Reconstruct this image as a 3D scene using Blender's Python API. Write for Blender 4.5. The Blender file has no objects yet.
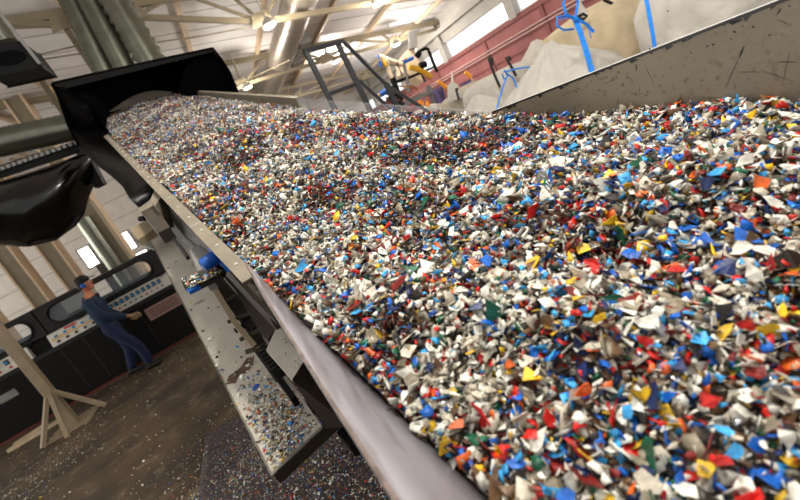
import bpy, math, random
import numpy as np
from mathutils import Vector, Matrix, noise
from math import radians, sin, cos, pi, atan
random.seed(7); RNG = np.random.default_rng(11)
col = bpy.context.scene.collection
V = Vector
# ------------------------------------------------------------------ camera model (800x500)
FPX, DN, ALPHA, YAW, H = 450., 1700., radians(27), radians(15), 1.75
TH = atan(FPX / DN)
C0 = V((0, 0, H)); ZZ = V((0, 0, 1))
Fh = V((sin(YAW), cos(YAW), 0))
FW = Fh * cos(TH) - ZZ * sin(TH); U0 = Fh * sin(TH) + ZZ * cos(TH); R0 = V((cos(YAW), -sin(YAW), 0))
RI = R0 * cos(ALPHA) - U0 * sin(ALPHA); UI = R0 * sin(ALPHA) + U0 * cos(ALPHA)
def ray(x, y): return FW + RI * ((x - 400) / FPX) - UI * ((y - 250) / FPX)
def atY(x, y, Y): r = ray(x, y); return C0 + r * (Y / r.y)
def atX(x, y, X): r = ray(x, y); return C0 + r * (X / r.x)
def atZ(x, y, z=0.): r = ray(x, y); return C0 + r * ((z - H) / r.z)
# conveyor frame: u up the incline, c across to the right, n off the surface
u = ray(52, 82).normalized(); c = u.cross(ZZ).normalized(); n = c.cross(u)
DH = .5
def L(s, w, h): return C0 + u * s + c * w + n * (h - DH)
def atH(x, y, h): r = ray(x, y); return C0 + r * (-(DH - h) / r.dot(n))
def atS(x, y, s): r = ray(x, y); return C0 + r * (s / r.dot(u))
# ------------------------------------------------------------------ materials
MATS = {}
def mat(name, rgb, rough=.6, metal=0., var=.0, vscale=6., bump=0., bscale=40., emit=None, estr=0., col2=None, trans=0., coat=0., stretch=None, spec=None):
    if name in MATS: return MATS[name]
    m = bpy.data.materials.new(name); m.use_nodes = True; nt = m.node_tree; N = nt.nodes; K = nt.links
    b = N['Principled BSDF']
    lin = [((x / 255) ** 2.2) for x in rgb] + [1]
    b.inputs['Base Color'].default_value = lin; b.inputs['Roughness'].default_value = rough; b.inputs['Metallic'].default_value = metal
    b.inputs['Coat Weight'].default_value = coat; b.inputs['Transmission Weight'].default_value = trans
    if spec is not None: b.inputs['Specular IOR Level'].default_value = spec
    geo = N.new('ShaderNodeNewGeometry'); vec = geo.outputs['Position']
    if stretch:
        mp = N.new('ShaderNodeMapping'); mp.inputs['Scale'].default_value = stretch; K.new(vec, mp.inputs['Vector']); vec = mp.outputs['Vector']
    if var or col2:
        t = N.new('ShaderNodeTexNoise'); t.inputs['Scale'].default_value = vscale; t.inputs['Detail'].default_value = 5; K.new(vec, t.inputs['Vector'])
        r = N.new('ShaderNodeValToRGB'); K.new(t.outputs['Fac'], r.inputs['Fac'])
        l2 = [((x / 255) ** 2.2) for x in col2] + [1] if col2 else [x * (1 - var) for x in lin[:3]] + [1]
        l1 = lin if col2 else [min(1, x * (1 + var)) for x in lin[:3]] + [1]
        r.color_ramp.elements[0].position = .38; r.color_ramp.elements[1].position = .62
        r.color_ramp.elements[0].color = l2; r.color_ramp.elements[1].color = l1
        K.new(r.outputs['Color'], b.inputs['Base Color'])
    if bump:
        t = N.new('ShaderNodeTexNoise'); t.inputs['Scale'].default_value = bscale; t.inputs['Detail'].default_value = 4; K.new(vec, t.inputs['Vector'])
        bp = N.new('ShaderNodeBump'); bp.inputs['Strength'].default_value = bump; bp.inputs['Distance'].default_value = .02
        K.new(t.outputs['Fac'], bp.inputs['Height']); K.new(bp.outputs['Normal'], b.inputs['Normal'])
    if emit:
        b.inputs['Emission Color'].default_value = [((x / 255) ** 2.2) for x in emit] + [1]; b.inputs['Emission Strength'].default_value = estr
    MATS[name] = m; return m
def mix_over(m, rgb, scale, lo, hi, stretch=(1, 1, 1), kind='noise', rough=None):
    """lays worn marks of a second colour over a material's base colour"""
    nt = m.node_tree; N = nt.nodes; K = nt.links; b = N['Principled BSDF']
    inp = b.inputs['Base Color']
    mx = N.new('ShaderNodeMix'); mx.data_type = 'RGBA'
    if inp.is_linked: K.new(inp.links[0].from_socket, mx.inputs[6])
    else: mx.inputs[6].default_value = inp.default_value
    mx.inputs[7].default_value = [((x / 255) ** 2.2) for x in rgb] + [1]
    geo = N.new('ShaderNodeNewGeometry'); mp = N.new('ShaderNodeMapping'); mp.inputs['Scale'].default_value = stretch
    K.new(geo.outputs['Position'], mp.inputs['Vector'])
    if kind == 'noise':
        t = N.new('ShaderNodeTexNoise'); t.inputs['Detail'].default_value = 6; out = t.outputs['Fac']
    else:
        t = N.new('ShaderNodeTexVoronoi'); t.feature = 'DISTANCE_TO_EDGE'; out = t.outputs['Distance']
    t.inputs['Scale'].default_value = scale; K.new(mp.outputs['Vector'], t.inputs['Vector'])
    mr = N.new('ShaderNodeMapRange'); mr.inputs[1].default_value = lo; mr.inputs[2].default_value = hi
    K.new(out, mr.inputs[0]); K.new(mr.outputs[0], mx.inputs[0]); K.new(mx.outputs[2], inp)
    return m
def glassy(name, rgb, alpha, rough=.05):
    m = mat(name, rgb, rough); m.node_tree.nodes['Principled BSDF'].inputs['Alpha'].default_value = alpha; return m

steel_l = mat('painted_steel_light', (128, 119, 103), .5, 0, .10, 9, .15, 60)
plate_r = mat('worn_taupe_steel', (134, 124, 106), .6, 0, .05, 4, .1, 80)
mix_over(plate_r, (108, 98, 82), 70, .58, .66, (1, 1, 1)); mix_over(plate_r, (66, 52, 42), 10, .72, .74, (1, 14, 2)); mix_over(plate_r, (118, 108, 92), 2, .45, .8, (1, 2, 1)); mix_over(plate_r, (20, 19, 19), 26, .715, .73, (1, 1, .7))
flange_m = mat('brushed_steel_lip', (158, 154, 159), .45, .3, .08, 5, .05, 50)
mix_over(flange_m, (136, 130, 132), 3, .5, .6, (10, 1.2, 10))
edge_m = mat('rusty_edge', (120, 104, 96), .6, .2, .3, 60)
black_edge = mat('black_painted_edge', (16, 16, 17), .4)
white_edge = mat('bare_bright_edge', (215, 212, 205), .35, .3)
skirt_m = mat('brown_painted_steel', (48, 42, 35), .55, 0, .12, 8)
brown_m = mat('dark_taupe_steel', (62, 55, 46), .55, 0, .12, 10)
grey_m = mat('grey_painted_steel', (120, 118, 114), .5, 0, .06, 8)
darkst = mat('dark_steel', (40, 38, 36), .5, .2, .2, 20)
frame_d = mat('charcoal_frame_paint', (34, 34, 37), .45)
tray_m = mat('dusty_light_steel', (186, 179, 166), .65, 0, .06, 9, .05, 90)
mix_over(tray_m, (98, 84, 74), 7, .63, .72); mix_over(tray_m, (20, 18, 16), 22, .72, .735)
redrust = mat('rust_brown', (92, 72, 60), .8, 0, .4, 60)
blue_m = mat('motor_blue', (16, 84, 168), .4, 0, .1, 20)
black_gl = mat('glossy_black_sheet', (5, 5, 6), .32, 0, .2, 5, .15, 5, spec=.06)
black_tarp = mat('glossy_black_film', (8, 6, 7), .22, 0, .2, 4, .3, 3, spec=.5)
black_m = mat('matt_black', (10, 10, 11), .6, spec=.2)
rubber = mat('black_rubber', (20, 20, 21), .7)
clear_m = glassy('clear_acrylic', (225, 232, 238), .17, .04)
glass_m = glassy('window_glass', (190, 210, 222), .10, .03)
galv = mat('galvanised_duct', (112, 114, 102), .3, .9, .10, 6)
galv_w = mat('smooth_steel_duct', (176, 166, 152), .36, .75, .06, 3)
truss_m = mat('beige_truss_paint', (128, 117, 95), .6, 0, .06, 5)
purlin_m = mat('cream_purlin_paint', (204, 180, 150), .6, 0, .05, 4)
roof_m = mat('white_roof_sheet', (236, 231, 228), .6, 0, .05, 2)
wallw = mat('white_wall_panel', (214, 206, 196), .7, 0, .05, 2)
wallg = mat('grey_wall_panel', (176, 172, 164), .7, 0, .05, 2)
pink = mat('dusty_rose_wall', (156, 98, 96), .75, 0, .14, 1.2)
pink_d = mat('dark_rose_trim', (140, 84, 82), .7); pink_l = mat('pale_pipe', (214, 184, 178), .5)
floor_m = mat('brown_concrete_floor', (82, 66, 46), .75, 0, 0, 1.3, .15, 30, col2=(52, 42, 30))
mix_over(floor_m, (110, 96, 74), 5, .55, .75)
bag_w = mat('white_woven_bag', (190, 184, 173), .8, 0, .06, 5, 1., 9)
bag_b = mat('aged_beige_bag', (196, 178, 146), .8, 0, .09, 5, .35, 10)
bag_s = mat('grey_beige_bag', (172, 160, 142), .8, 0, .07, 5, .35, 10)
strap_b = mat('bright_blue_strap', (24, 128, 226), .5, 0, .12, 30)
strap_k = mat('black_webbing', (30, 28, 27), .7)
rope_m = mat('pale_cord', (236, 226, 214), .7)
mach = mat('dark_grey_machine_panel', (38, 36, 37), .5, 0, .06, 3, spec=.3)
mach_d = mat('black_machine_panel', (15, 13, 12), .55, 0, .1, 3, spec=.2)
panel_w = mat('light_control_panel', (208, 202, 190), .5)
sw_b = mat('blue_switch', (34, 130, 190), .4); sw_k = mat('switch_body', (34, 36, 42), .4)
red_l = mat('red_button', (200, 40, 22), .4); green_l = mat('green_button', (20, 90, 60), .4)
redbase = mat('red_brown_plinth', (92, 38, 26), .6)
label_m = mat('pink_notice', (150, 116, 104), .6); label_g = mat('notice_lines', (82, 60, 56), .6)
tan_p = mat('tan_post_paint', (138, 122, 98), .6, 0, .08, 6)
lamp_m = mat('lamp_lens', (255, 250, 240), .5, emit=(255, 240, 220), estr=14)
day_m = mat('daylit_frosted_pane', (235, 242, 248), .5, emit=(236, 245, 255), estr=1.1)
lamp_w = mat('bright_panel_lens', (255, 252, 246), .5, emit=(255, 248, 238), estr=4)
yellow_m = mat('yellow_pipe_paint', (218, 164, 44), .45); cream_m = mat('cream_machine_paint', (214, 190, 160), .5, 0, .08, 8)
orange_m = mat('orange_tool_handle', (240, 150, 20), .5); purple_m = mat('purple_cloth', (96, 84, 122), .8)
skin_m = mat('skin', (190, 118, 86), .55); navy = mat('navy_work_trousers', (11, 25, 62), .8, 0, .12, 20); teal = mat('dark_blue_shirt', (9, 38, 64), .8, 0, .1, 20)
glove_m = mat('tan_work_glove', (150, 124, 92), .8); cap_m = mat('black_cap', (28, 26, 28), .7); hair_m = mat('dark_hair', (34, 24, 18), .7); boot_m = mat('black_boot', (20, 18, 18), .6)
eye_m = mat('eye_white', (230, 226, 220), .3); ply = mat('pale_timber', (190, 170, 138), .7, 0, .1, 10)
# ------------------------------------------------------------------ mesh building
class MB:
    def __init__(s): s.v = []; s.f = []; s.mi = []; s.sm = []
    def add(s, vs, fs, mi=0, smooth=False):
        k = len(s.v); s.v += [V(p) for p in vs]; s.f += [[i + k for i in f] for f in fs]; s.mi += [mi] * len(fs); s.sm += [smooth] * len(fs); return s
    def box(s, o, a, b, d, mi=0):
        o = V(o); a = V(a); b = V(b); d = V(d)
        vs = [o, o + a, o + a + b, o + b, o + d, o + a + d, o + a + b + d, o + b + d]
        return s.add(vs, [[0, 3, 2, 1], [4, 5, 6, 7], [0, 1, 5, 4], [1, 2, 6, 5], [2, 3, 7, 6], [3, 0, 4, 7]], mi)
    def abox(s, x0, x1, y0, y1, z0, z1, mi=0): return s.box((x0, y0, z0), (x1 - x0, 0, 0), (0, y1 - y0, 0), (0, 0, z1 - z0), mi)
    def lbox(s, s0, s1, w0, w1, h0, h1, mi=0): return s.box(L(s0, w0, h0), u * (s1 - s0), c * (w1 - w0), n * (h1 - h0), mi)
    def prism(s, pts, ext, mi=0):
        pts = [V(p) for p in pts]; ext = V(ext); k = len(pts)
        return s.add(pts + [p + ext for p in pts], [list(range(k)), list(range(2 * k - 1, k - 1, -1))] + [[i, (i + 1) % k, (i + 1) % k + k, i + k] for i in range(k)], mi)
    def bar(s, p, q, wd, ht=None, up=(0, 0, 1), mi=0):
        p = V(p); q = V(q); ht = ht or wd; d = (q - p).normalized(); up = V(up)
        if abs(d.dot(up)) > .98: up = V((0, 1, 0))
        a = d.cross(up).normalized(); b = a.cross(d).normalized()
        return s.box(p - a * wd / 2 - b * ht / 2, q - p, a * wd, b * ht, mi)
    def tube(s, pts, r, seg=10, mi=0, cap=True, flat=None):
        pts = [V(p) for p in pts]; R = r if isinstance(r, (list, tuple)) else [r] * len(pts); vs = []; prev = None
        for i, p in enumerate(pts):
            d = (pts[min(i + 1, len(pts) - 1)] - pts[max(i - 1, 0)]).normalized()
            a = d.cross(V((0, 0, 1)) if abs(d.z) < .95 else V((0, 1, 0))).normalized()
            if prev is not None:
                a2 = (prev - d * prev.dot(d))
                if a2.length > 1e-4: a = a2.normalized()
            prev = a; b = a.cross(d)
            for k in range(seg):
                t = 2 * pi * k / seg; vs.append(p + a * cos(t) * R[i] + b * sin(t) * R[i] * (flat or 1))
        fs = [[i * seg + k, i * seg + (k + 1) % seg, (i + 1) * seg + (k + 1) % seg, (i + 1) * seg + k] for i in range(len(pts) - 1) for k in range(seg)]
        s.add(vs, fs, mi, True)
        if cap: s.add(vs[:seg], [list(range(seg))[::-1]], mi); s.add(vs[-seg:], [list(range(seg))], mi)
        return s
    def ribbon(s, pts, side, wd, th, mi=0):
        pts = [V(p) for p in pts]; side = V(side).normalized(); vs = []
        for i, p in enumerate(pts):
            d = (pts[min(i + 1, len(pts) - 1)] - pts[max(i - 1, 0)]).normalized(); a = (side - d * side.dot(d)).normalized(); b = a.cross(d)
            vs += [p - a * wd / 2 - b * th / 2, p + a * wd / 2 - b * th / 2, p + a * wd / 2 + b * th / 2, p - a * wd / 2 + b * th / 2]
        fs = [[i * 4 + k, i * 4 + (k + 1) % 4, (i + 1) * 4 + (k + 1) % 4, (i + 1) * 4 + k] for i in range(len(pts) - 1) for k in range(4)]
        m = len(pts) - 1
        return s.add(vs, fs + [[3, 2, 1, 0], [m * 4, m * 4 + 1, m * 4 + 2, m * 4 + 3]], mi)
    def grid(s, P, mi=0, smooth=True, thick=None):
        r = len(P); q = len(P[0]); vs = [p for row in P for p in row]
        fs = [[i * q + j, i * q + j + 1, (i + 1) * q + j + 1, (i + 1) * q + j] for i in range(r - 1) for j in range(q - 1)]
        if thick is None: return s.add(vs, fs, mi, smooth)
        t = V(thick); k = r * q; vs2 = vs + [V(p) + t for p in vs]; fs2 = fs + [[a + k for a in f][::-1] for f in fs]
        edge = [i for i in range(q)] + [i * q + q - 1 for i in range(1, r)] + [(r - 1) * q + j for j in range(q - 2, -1, -1)] + [i * q for i in range(r - 2, 0, -1)]
        for a, b in zip(edge, edge[1:] + edge[:1]): fs2.append([b, a, a + k, b + k])
        return s.add(vs2, fs2, mi, smooth)
    def ball(s, ctr, rad, seg=16, rings=10, mi=0, mtx=None):
        ctr = V(ctr); rad = V(rad) if not isinstance(rad, (int, float)) else V((rad,) * 3); vs = []
        for i in range(1, rings):
            t = pi * i / rings
            for k in range(seg):
                q = 2 * pi * k / seg; p = V((sin(t) * cos(q) * rad.x, sin(t) * sin(q) * rad.y, cos(t) * rad.z)); vs.append(ctr + (mtx @ p if mtx else p))
        top = V((0, 0, rad.z)); top = mtx @ top if mtx else top
        vs += [ctr + top, ctr - top]; T = len(vs) - 2
        fs = [[i * seg + k, (i + 1) * seg + k, (i + 1) * seg + (k + 1) % seg, i * seg + (k + 1) % seg] for i in range(rings - 2) for k in range(seg)]
        fs += [[T, k, (k + 1) % seg] for k in range(seg)] + [[T + 1, (rings - 2) * seg + (k + 1) % seg, (rings - 2) * seg + k] for k in range(seg)]
        return s.add(vs, fs, mi, True)
    def build(s, name, mats, parent=None, bevel=0, origin=None):
        mats = mats if isinstance(mats, (list, tuple)) else [mats]
        if parent is not None: org = wloc(parent)
        elif origin is not None: org = V(origin)
        else:
            xs = [p.x for p in s.v]; ys = [p.y for p in s.v]; zs = [p.z for p in s.v]
            org = V(((min(xs) + max(xs)) / 2, (min(ys) + max(ys)) / 2, min(zs)))
        me = bpy.data.meshes.new(name); me.from_pydata([p - org for p in s.v], [], s.f)
        for m in mats: me.materials.append(m)
        me.polygons.foreach_set('material_index', s.mi); me.polygons.foreach_set('use_smooth', s.sm); me.update()
        o = bpy.data.objects.new(name, me); col.objects.link(o)
        if parent is not None: o.parent = parent
        else: o.location = org
        if bevel: b = o.modifiers.new('bevel', 'BEVEL'); b.width = bevel; b.segments = 2; b.limit_method = 'ANGLE'
        return o
def wloc(o):
    l = V(o.location)
    while o.parent: o = o.parent; l += V(o.location)
    return l
def tag(o, label=None, cat=None, group=None, kind=None):
    if label: o['label'] = label
    if cat: o['category'] = cat
    if group: o['group'] = group
    if kind: o['kind'] = kind
    return o
def thing(name, loc, label, cat, group=None):
    o = bpy.data.objects.new(name, None); col.objects.link(o); o.location = loc; o.empty_display_size = .1; return tag(o, label, cat, group)
def struct(mb, name, m, label=None): 
    o = mb.build(name, m); o['kind'] = 'structure'
    if label: o['label'] = label
    return o
def fbm(x, y, z=0., s=1.): return noise.fractal(V((x * s, y * s, z)), 1., 2., 3)

# ================================================================== BUILDING
XW, YF, XR = 9.0, 26.0, -6.0
def zroof(x): return 4.15 + .2 * (XW - x) if x > XR else 4.15 + .2 * (XW - XR) - .2 * (XR - x)
struct(MB().abox(-20, XW + .3, -6, YF + .3, -.2, 0), 'floor', floor_m)
m = MB()
P = [(XW + .4, zroof(XW + .4)), (XR, zroof(XR)), (-20, zroof(-20))]
for (xa, za), (xb, zb) in zip(P, P[1:]):
    m.prism([(xa, 3, za), (xb, 3, zb), (xb, 3, zb + .15), (xa, 3, za + .15)], (0, YF - 3, 0))
    k = 0; 
    for y in np.arange(3.5, YF, 1.1): m.prism([(xa, y, za - .012), (xb, y, zb - .012), (xb, y, zb + .01), (xa, y, za + .01)], (0, .03, 0), 1)
struct(m, 'ceiling', [roof_m, wallg])
# right wall : rose band, windows, white band
m = MB(); m.abox(XW, XW + .3, -6, YF, 0, 2.75)
for z in (.9, 1.35, 1.8, 2.12): m.abox(XW - .03, XW, -6, YF, z, z + .035, 1)
m.abox(XW - .06, XW, -6, YF, 2.62, 2.75, 1)
for y in (8.2, 10.1, 12.9, 16.4, 20.): m.abox(XW - .04, XW, y, y + .16, 0, 2.62, 1)
struct(m, 'wall_right', [pink, pink_d])
m = MB(); m.abox(XW, XW + .3, -6, YF, 3.3, 4.35); m.abox(XW - .25, XW, -6, YF, 3.62, 3.78); struct(m, 'trim_1', [wallg])
cols = [7.0, 11.2, 15.4, 19.6, 23.8]
for i, y in enumerate(cols):
    m = MB(); m.abox(XW - .10, XW + .1, y - .13, y + .13, 2.7, 4.12); m.abox(XW - .12, XW - .10, y - .17, y + .17, 2.7, 4.1); struct(m, 'trim_%d' % (i + 2), wallg)
ys = [-6] + cols + [YF]
for i, (a, b) in enumerate(zip(ys, ys[1:])):
    m = MB(); m.abox(XW + .1, XW + .16, a + .17, b - .17, 2.75, 2.80); m.abox(XW + .1, XW + .16, a + .17, b - .17, 3.25, 3.3)
    k = max(2, int((b - a) / 1.3))
    for j in range(k + 1): y = a + .2 + (b - a - .44) * j / k; m.abox(XW + .11, XW + .14, y, y + .03, 2.8, 3.25)
    w = struct(m, 'window_%d' % (i + 1), roof_m)
    MB().abox(XW + .12, XW + .125, a + .17, b - .17, 2.8, 3.25).build('pane', day_m, w)
for k, zz in enumerate((2.2, 2.29)):
    tag(MB().tube([(XW - .09, -5, zz), (XW - .09, YF - .5, zz)], .018).build('wall_pipe', pink_l), ['lower of the two thin pale pipes running along the rose wall', 'upper of the two thin pale pipes running along the rose wall'][k], 'pipe')
# far wall
m = MB(); m.abox(-20, XW + .3, YF, YF + .3, 0, 7.2)
for z in np.arange(.8, 7, .9): m.abox(-20, XW, YF - .03, YF, z, z + .05, 1)
for x in np.arange(-18, 9, 3.): m.abox(x, x + .08, YF - .02, YF, 0, 7.0, 1)
struct(m, 'wall_far', [wallw, wallg])
# stout columns seen between machine and roof at far left
for i, (px, py) in enumerate(((16, 265), (52, 250), (-26, 300), (96, 215))):
    b = atY(px, py, 15.); 
    m = MB(); m.abox(b.x - .17, b.x + .17, 14.8, 15.2, 0, zroof(b.x) - .04); m.abox(b.x - .22, b.x - .17, 14.75, 15.25, 0, zroof(b.x) - .05, 1); m.abox(b.x + .17, b.x + .22, 14.75, 15.25, 0, zroof(b.x) - .05, 1)
    struct(m, 'trim_%d' % (7 + i), [truss_m, purlin_m])
# bright window panels on the far wall
def wallpanel(name, px0, px1, Y, w, h, label):
    a = atY(px0, px1, Y)
    r = thing(name, (a.x, Y, a.z), label, 'window')
    MB().abox(a.x - w / 2, a.x + w / 2, Y - .05, Y, a.z - h / 2, a.z + h / 2).build('lit_pane', lamp_w, r)
    f = MB(); f.abox(a.x - w / 2 - .06, a.x - w / 2, Y - .07, Y, a.z - h / 2 - .06, a.z + h / 2 + .06); f.abox(a.x + w / 2, a.x + w / 2 + .06, Y - .07, Y, a.z - h / 2 - .06, a.z + h / 2 + .06)
    f.abox(a.x - w / 2, a.x + w / 2, Y - .07, Y, a.z - h / 2 - .06, a.z - h / 2); f.abox(a.x - w / 2, a.x + w / 2, Y - .07, Y, a.z + h / 2, a.z + h / 2 + .06); f.build('window_frame', grey_m, r)
wallpanel('bright_window', 89, 257, YF, .5, 1.0, 'small glaring upright window above the worker\'s capped head')
wallpanel('bright_window', 124, 243, YF, .85, .9, 'glaring square window just left of the pale conveyor guard plate')
wallpanel('bright_window', 142, 258, YF, .8, .6, 'glaring low window directly above the right end of the dark machine')
# ================================================================== ROOF STEEL
# rafters along each truss line (upper chord) + lower chord and webs as one truss thing each
def truss(Y, low, webs, label, r=.055):
    t = thing('roof_truss', (0, Y, 4.0), label, 'roof truss')
    m = MB()
    for (xa, xb) in ((XW, XR), (XR, -20)): m.bar((xa, Y, zroof(xa) - .16), (xb, Y, zroof(xb) - .16), .11, .14)
    m.build('upper_chord', truss_m, t)
    pts = [atY(x, y, Y) for x, y in low]; m = MB()
    for a, b in zip(pts, pts[1:]): m.bar(a, b, .095, .095)
    m.build('lower_chord', truss_m, t)
    for (x, y) in low[1:-1]:
        q = atY(x, y, Y); MB().prism([q + V((-.24, -.09, -.09)), q + V((.24, -.09, -.09)), q + V((.15, -.09, .17)), q + V((-.15, -.09, .17))], (0, .02, 0)).build('gusset_plate', truss_m, t)
    for (a, dx) in webs:
        p = atY(a[0], a[1], Y); x = p.x + dx; q = V((x, Y, zroof(x) - .2)); MB().bar(p, q, .055, .055).build('brace', truss_m, t)
truss(10., [(520, -16), (380, 2), (262, 22), (135, 17), (65, 25), (-30, 22)], [((380, 2), -.8), ((380, 2), .9), ((262, 22), -1.), ((262, 22), -.35), ((262, 22), .8), ((135, 17), -.8), ((135, 17), .6), ((65, 25), .5), ((65, 25), -1.2)], 'nearest roof truss, spanning the top edge of the hall')
truss(15., [(440, 28), (394, 42), (326, 60), (242, 85), (150, 110), (60, 99), (-30, 103)], [((394, 42), -1.4), ((394, 42), -.3), ((394, 42), .6), ((326, 60), -1.7), ((326, 60), -.8), ((326, 60), .2), ((326, 60), 1.2), ((242, 85), -.9), ((242, 85), .1), ((242, 85), 1.1), ((60, 99), 1.0), ((60, 99), -.9)], 'middle roof truss, meeting in a fan of braces above the stair rail')
truss(20.5, [(420, 62), (366, 77), (299, 96), (240, 118), (100, 150), (10, 160)], [((299, 96), -2.), ((299, 96), -.9), ((299, 96), .3), ((299, 96), 1.6), ((366, 77), -.8), ((366, 77), .8), ((420, 62), -1.)], 'farthest roof truss, low behind the stair rail and hood')
k = 0
for X in (8.2, 6.4, 4.6, 2.8, 1.0, -.8, -2.6, -4.4, -6.2):
    tag(MB().bar((X, 3.2, zroof(X) - .06), (X, YF - .1, zroof(X) - .06), .11, .1).build('roof_purlin', purlin_m), 'long cream purlin running under the roof away from the camera', 'roof beam', 'cream purlins under the roof')
for (px, py, Y, dx) in ((66, 28, 10., 2.9), (28, 60, 10., 3.4)):
    a = atY(px, py, Y); q = atY(px + 34, py + 52, Y + 3)
    tag(MB().bar(a, q, .1, .1).build('diagonal_brace', truss_m), ['slanting brace running down behind the corrugated duct bundle', 'slanting brace running down behind the hanging black box'][int(px < 50)], 'roof brace')
# thin tie rods
for i, (a, b) in enumerate((((38, 55), (118, 36)), ((38, 60), (200, 36)), ((180, 40), (330, 12)), ((210, 98), (290, 60)))):
    tag(MB().tube([atY(*a, 10.4), atY(*b, 10.4)], .014).build('tie_rod', truss_m), ['thin tie rod left of the corrugated ducts, upper of the crossing pair', 'thin tie rod passing behind the corrugated ducts towards the hood', 'thin tie rod crossing behind the big smooth duct near the top', 'thin tie rod just right of the black hood, beneath the big duct'][i], 'rod')
# high bay lamps
def lamp(px, py, Y, label, e=150):
    p = atY(px, py, Y); t = thing('high_bay_lamp', p, label, 'ceiling lamp')
    MB().tube([p + V((0, 0, .02)), p + V((0, 0, .1)), p + V((0, 0, .16))], [.14, .12, .05], 14).build('housing', wallg, t)
    MB().tube([p + V((0, 0, -.01)), p + V((0, 0, .02))], [.12, .13], 14).build('lens', lamp_m, t)
    MB().tube([p + V((0, 0, .16)), V((p.x, p.y, zroof(p.x) - .015))], .012, 6).build('drop_rod', wallg, t)
    l = bpy.data.lights.new('lamp_light', 'POINT'); l.energy = e; l.shadow_soft_size = .13; l.color = (1, .93, .84); o = bpy.data.objects.new('lamp_light', l); col.objects.link(o); o.parent = t; o.location = (0, 0, -.16)
lamp(270, 26, 9.6, 'glowing lamp at the truss joint left of the big smooth duct')
lamp(379, 3, 9.7, 'glowing lamp at the very top edge right of the big duct')
lamp(248, 88, 14.6, 'glowing lamp just right of the black hood\'s edge')
lamp(397, 45, 14.6, 'glowing lamp above the cream pipework of the filling machine')
lamp(336, 62, 17., 'glowing lamp seen inside the upper opening of the stair rail', 260)
# hall lamps above and behind the camera's place
for i, (x, y) in enumerate(((.9, 1.2), (3.6, -2.0), (-1.6, -1.8), (-4.6, 4.5), (5, 5.2))):
    z = zroof(x) - .9; t = thing('high_bay_lamp', (x, y, z), ['glowing lamp high over the near end of the conveyor', 'glowing lamp behind the camera to the right', 'glowing lamp behind the camera to the left', 'glowing lamp high in front of the dark control machine', 'glowing lamp high over the row of bags'][i], 'ceiling lamp')
    MB().tube([V((x, y, z + .02)), V((x, y, z + .16)), V((x, y, z + .22))], [.22, .18, .07], 16).build('housing', wallg, t); MB().tube([V((x, y, z - .01)), V((x, y, z + .02))], [.2, .21], 16).build('lens', lamp_m, t)
    l = bpy.data.lights.new('lamp_light', 'POINT'); l.energy = [470, 100, 60, 12, 30][i]; l.shadow_soft_size = .22; l.color = (1, .95, .88); o = bpy.data.objects.new('lamp_light', l); col.objects.link(o); o.parent = t; o.location = (0, 0, -.24)
# ================================================================== DUCTS
def corrugated(p, q, r, ring, label, name='corrugated_duct', amp=.04, ma=None):
    p = V(p); q = V(q); k = int((q - p).length / ring); pts = []; R = []
    for i in range(2 * k + 1): pts.append(p.lerp(q, i / (2 * k))); R.append(r * (1 + (amp if i % 2 else 0)))
    return tag(MB().tube(pts, R, 24).build(name, ma or galv), label, 'duct')
def vduct(px, py, Y, r, z0, z1, ring, label, amp=.04):
    a = atY(px, py, Y); return corrugated((a.x, Y, z0), (a.x, Y, z1), r, ring, label, amp=amp)
def sduct(a, b, Y0, Y1, r, ring, label, amp=.04, ext=.3, ma=None):
    p = atY(*a, Y0); q = atY(*b, Y1); d = (q - p); return corrugated(p - d * ext, q + d * ext, r, ring, label, amp=amp, ma=ma)
sduct((72, 2), (104, 68), 8.6, 8.6, .16, .07, 'finely ribbed duct, leftmost of the three rising behind the black hood', .14)
sduct((91, 2), (124, 65), 8.4, 8.4, .17, .14, 'plain grey duct, middle of the three rising behind the black hood', .02)
sduct((116, 2), (150, 59), 8.2, 8.2, .19, .13, 'broad ribbed duct, rightmost of the three rising behind the black hood', .2)
sduct((-20, 147), (72, 127), 7.2, 7.2, .17, .07, 'ribbed silver duct lying above the black hanging sheet', .05, .05)
vd = atY(101, 246, 10.4); corrugated((vd.x, 10.4, 0.02), (vd.x, 10.4, 2.75), .13, .08, 'upright ribbed duct behind the worker and the dark machine', amp=.07)
m = MB(); a = atY(112, 247, 10.6); m.abox(a.x - .12, a.x + .16, 10.5, 10.8, 0, 3.0); tag(m.build('steel_post', truss_m), 'tan upright steel post just right of the upright ribbed duct', 'post')
p = atY(298, 2, 10.6); q = V((p.x, 19.2, p.z)); d = thing('ventilation_duct', (p.x, 8, p.z), 'big smooth silver ventilation duct hanging under the roof', 'duct')
pts = []; R = []
for i in range(26):
    y = 8 + i * .5; pts += [V((p.x, y, p.z)), V((p.x, y + .02, p.z)), V((p.x, y + .04, p.z))]; R += [.36, .3625, .36]
MB().tube(pts, R, 32).build('duct_run', galv_w, d)
for y in (13.0, 14.8): MB().abox(p.x + .26, p.x + .62, y, y + .4, p.z - .3, p.z + .02).build('side_outlet', [grey_m], d, .01)
for y in (9, 12, 15, 18): MB().tube([(p.x, y, p.z + .3), (p.x, y, zroof(p.x) - .02)], .012, 6).build('hanger', darkst, d)
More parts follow.
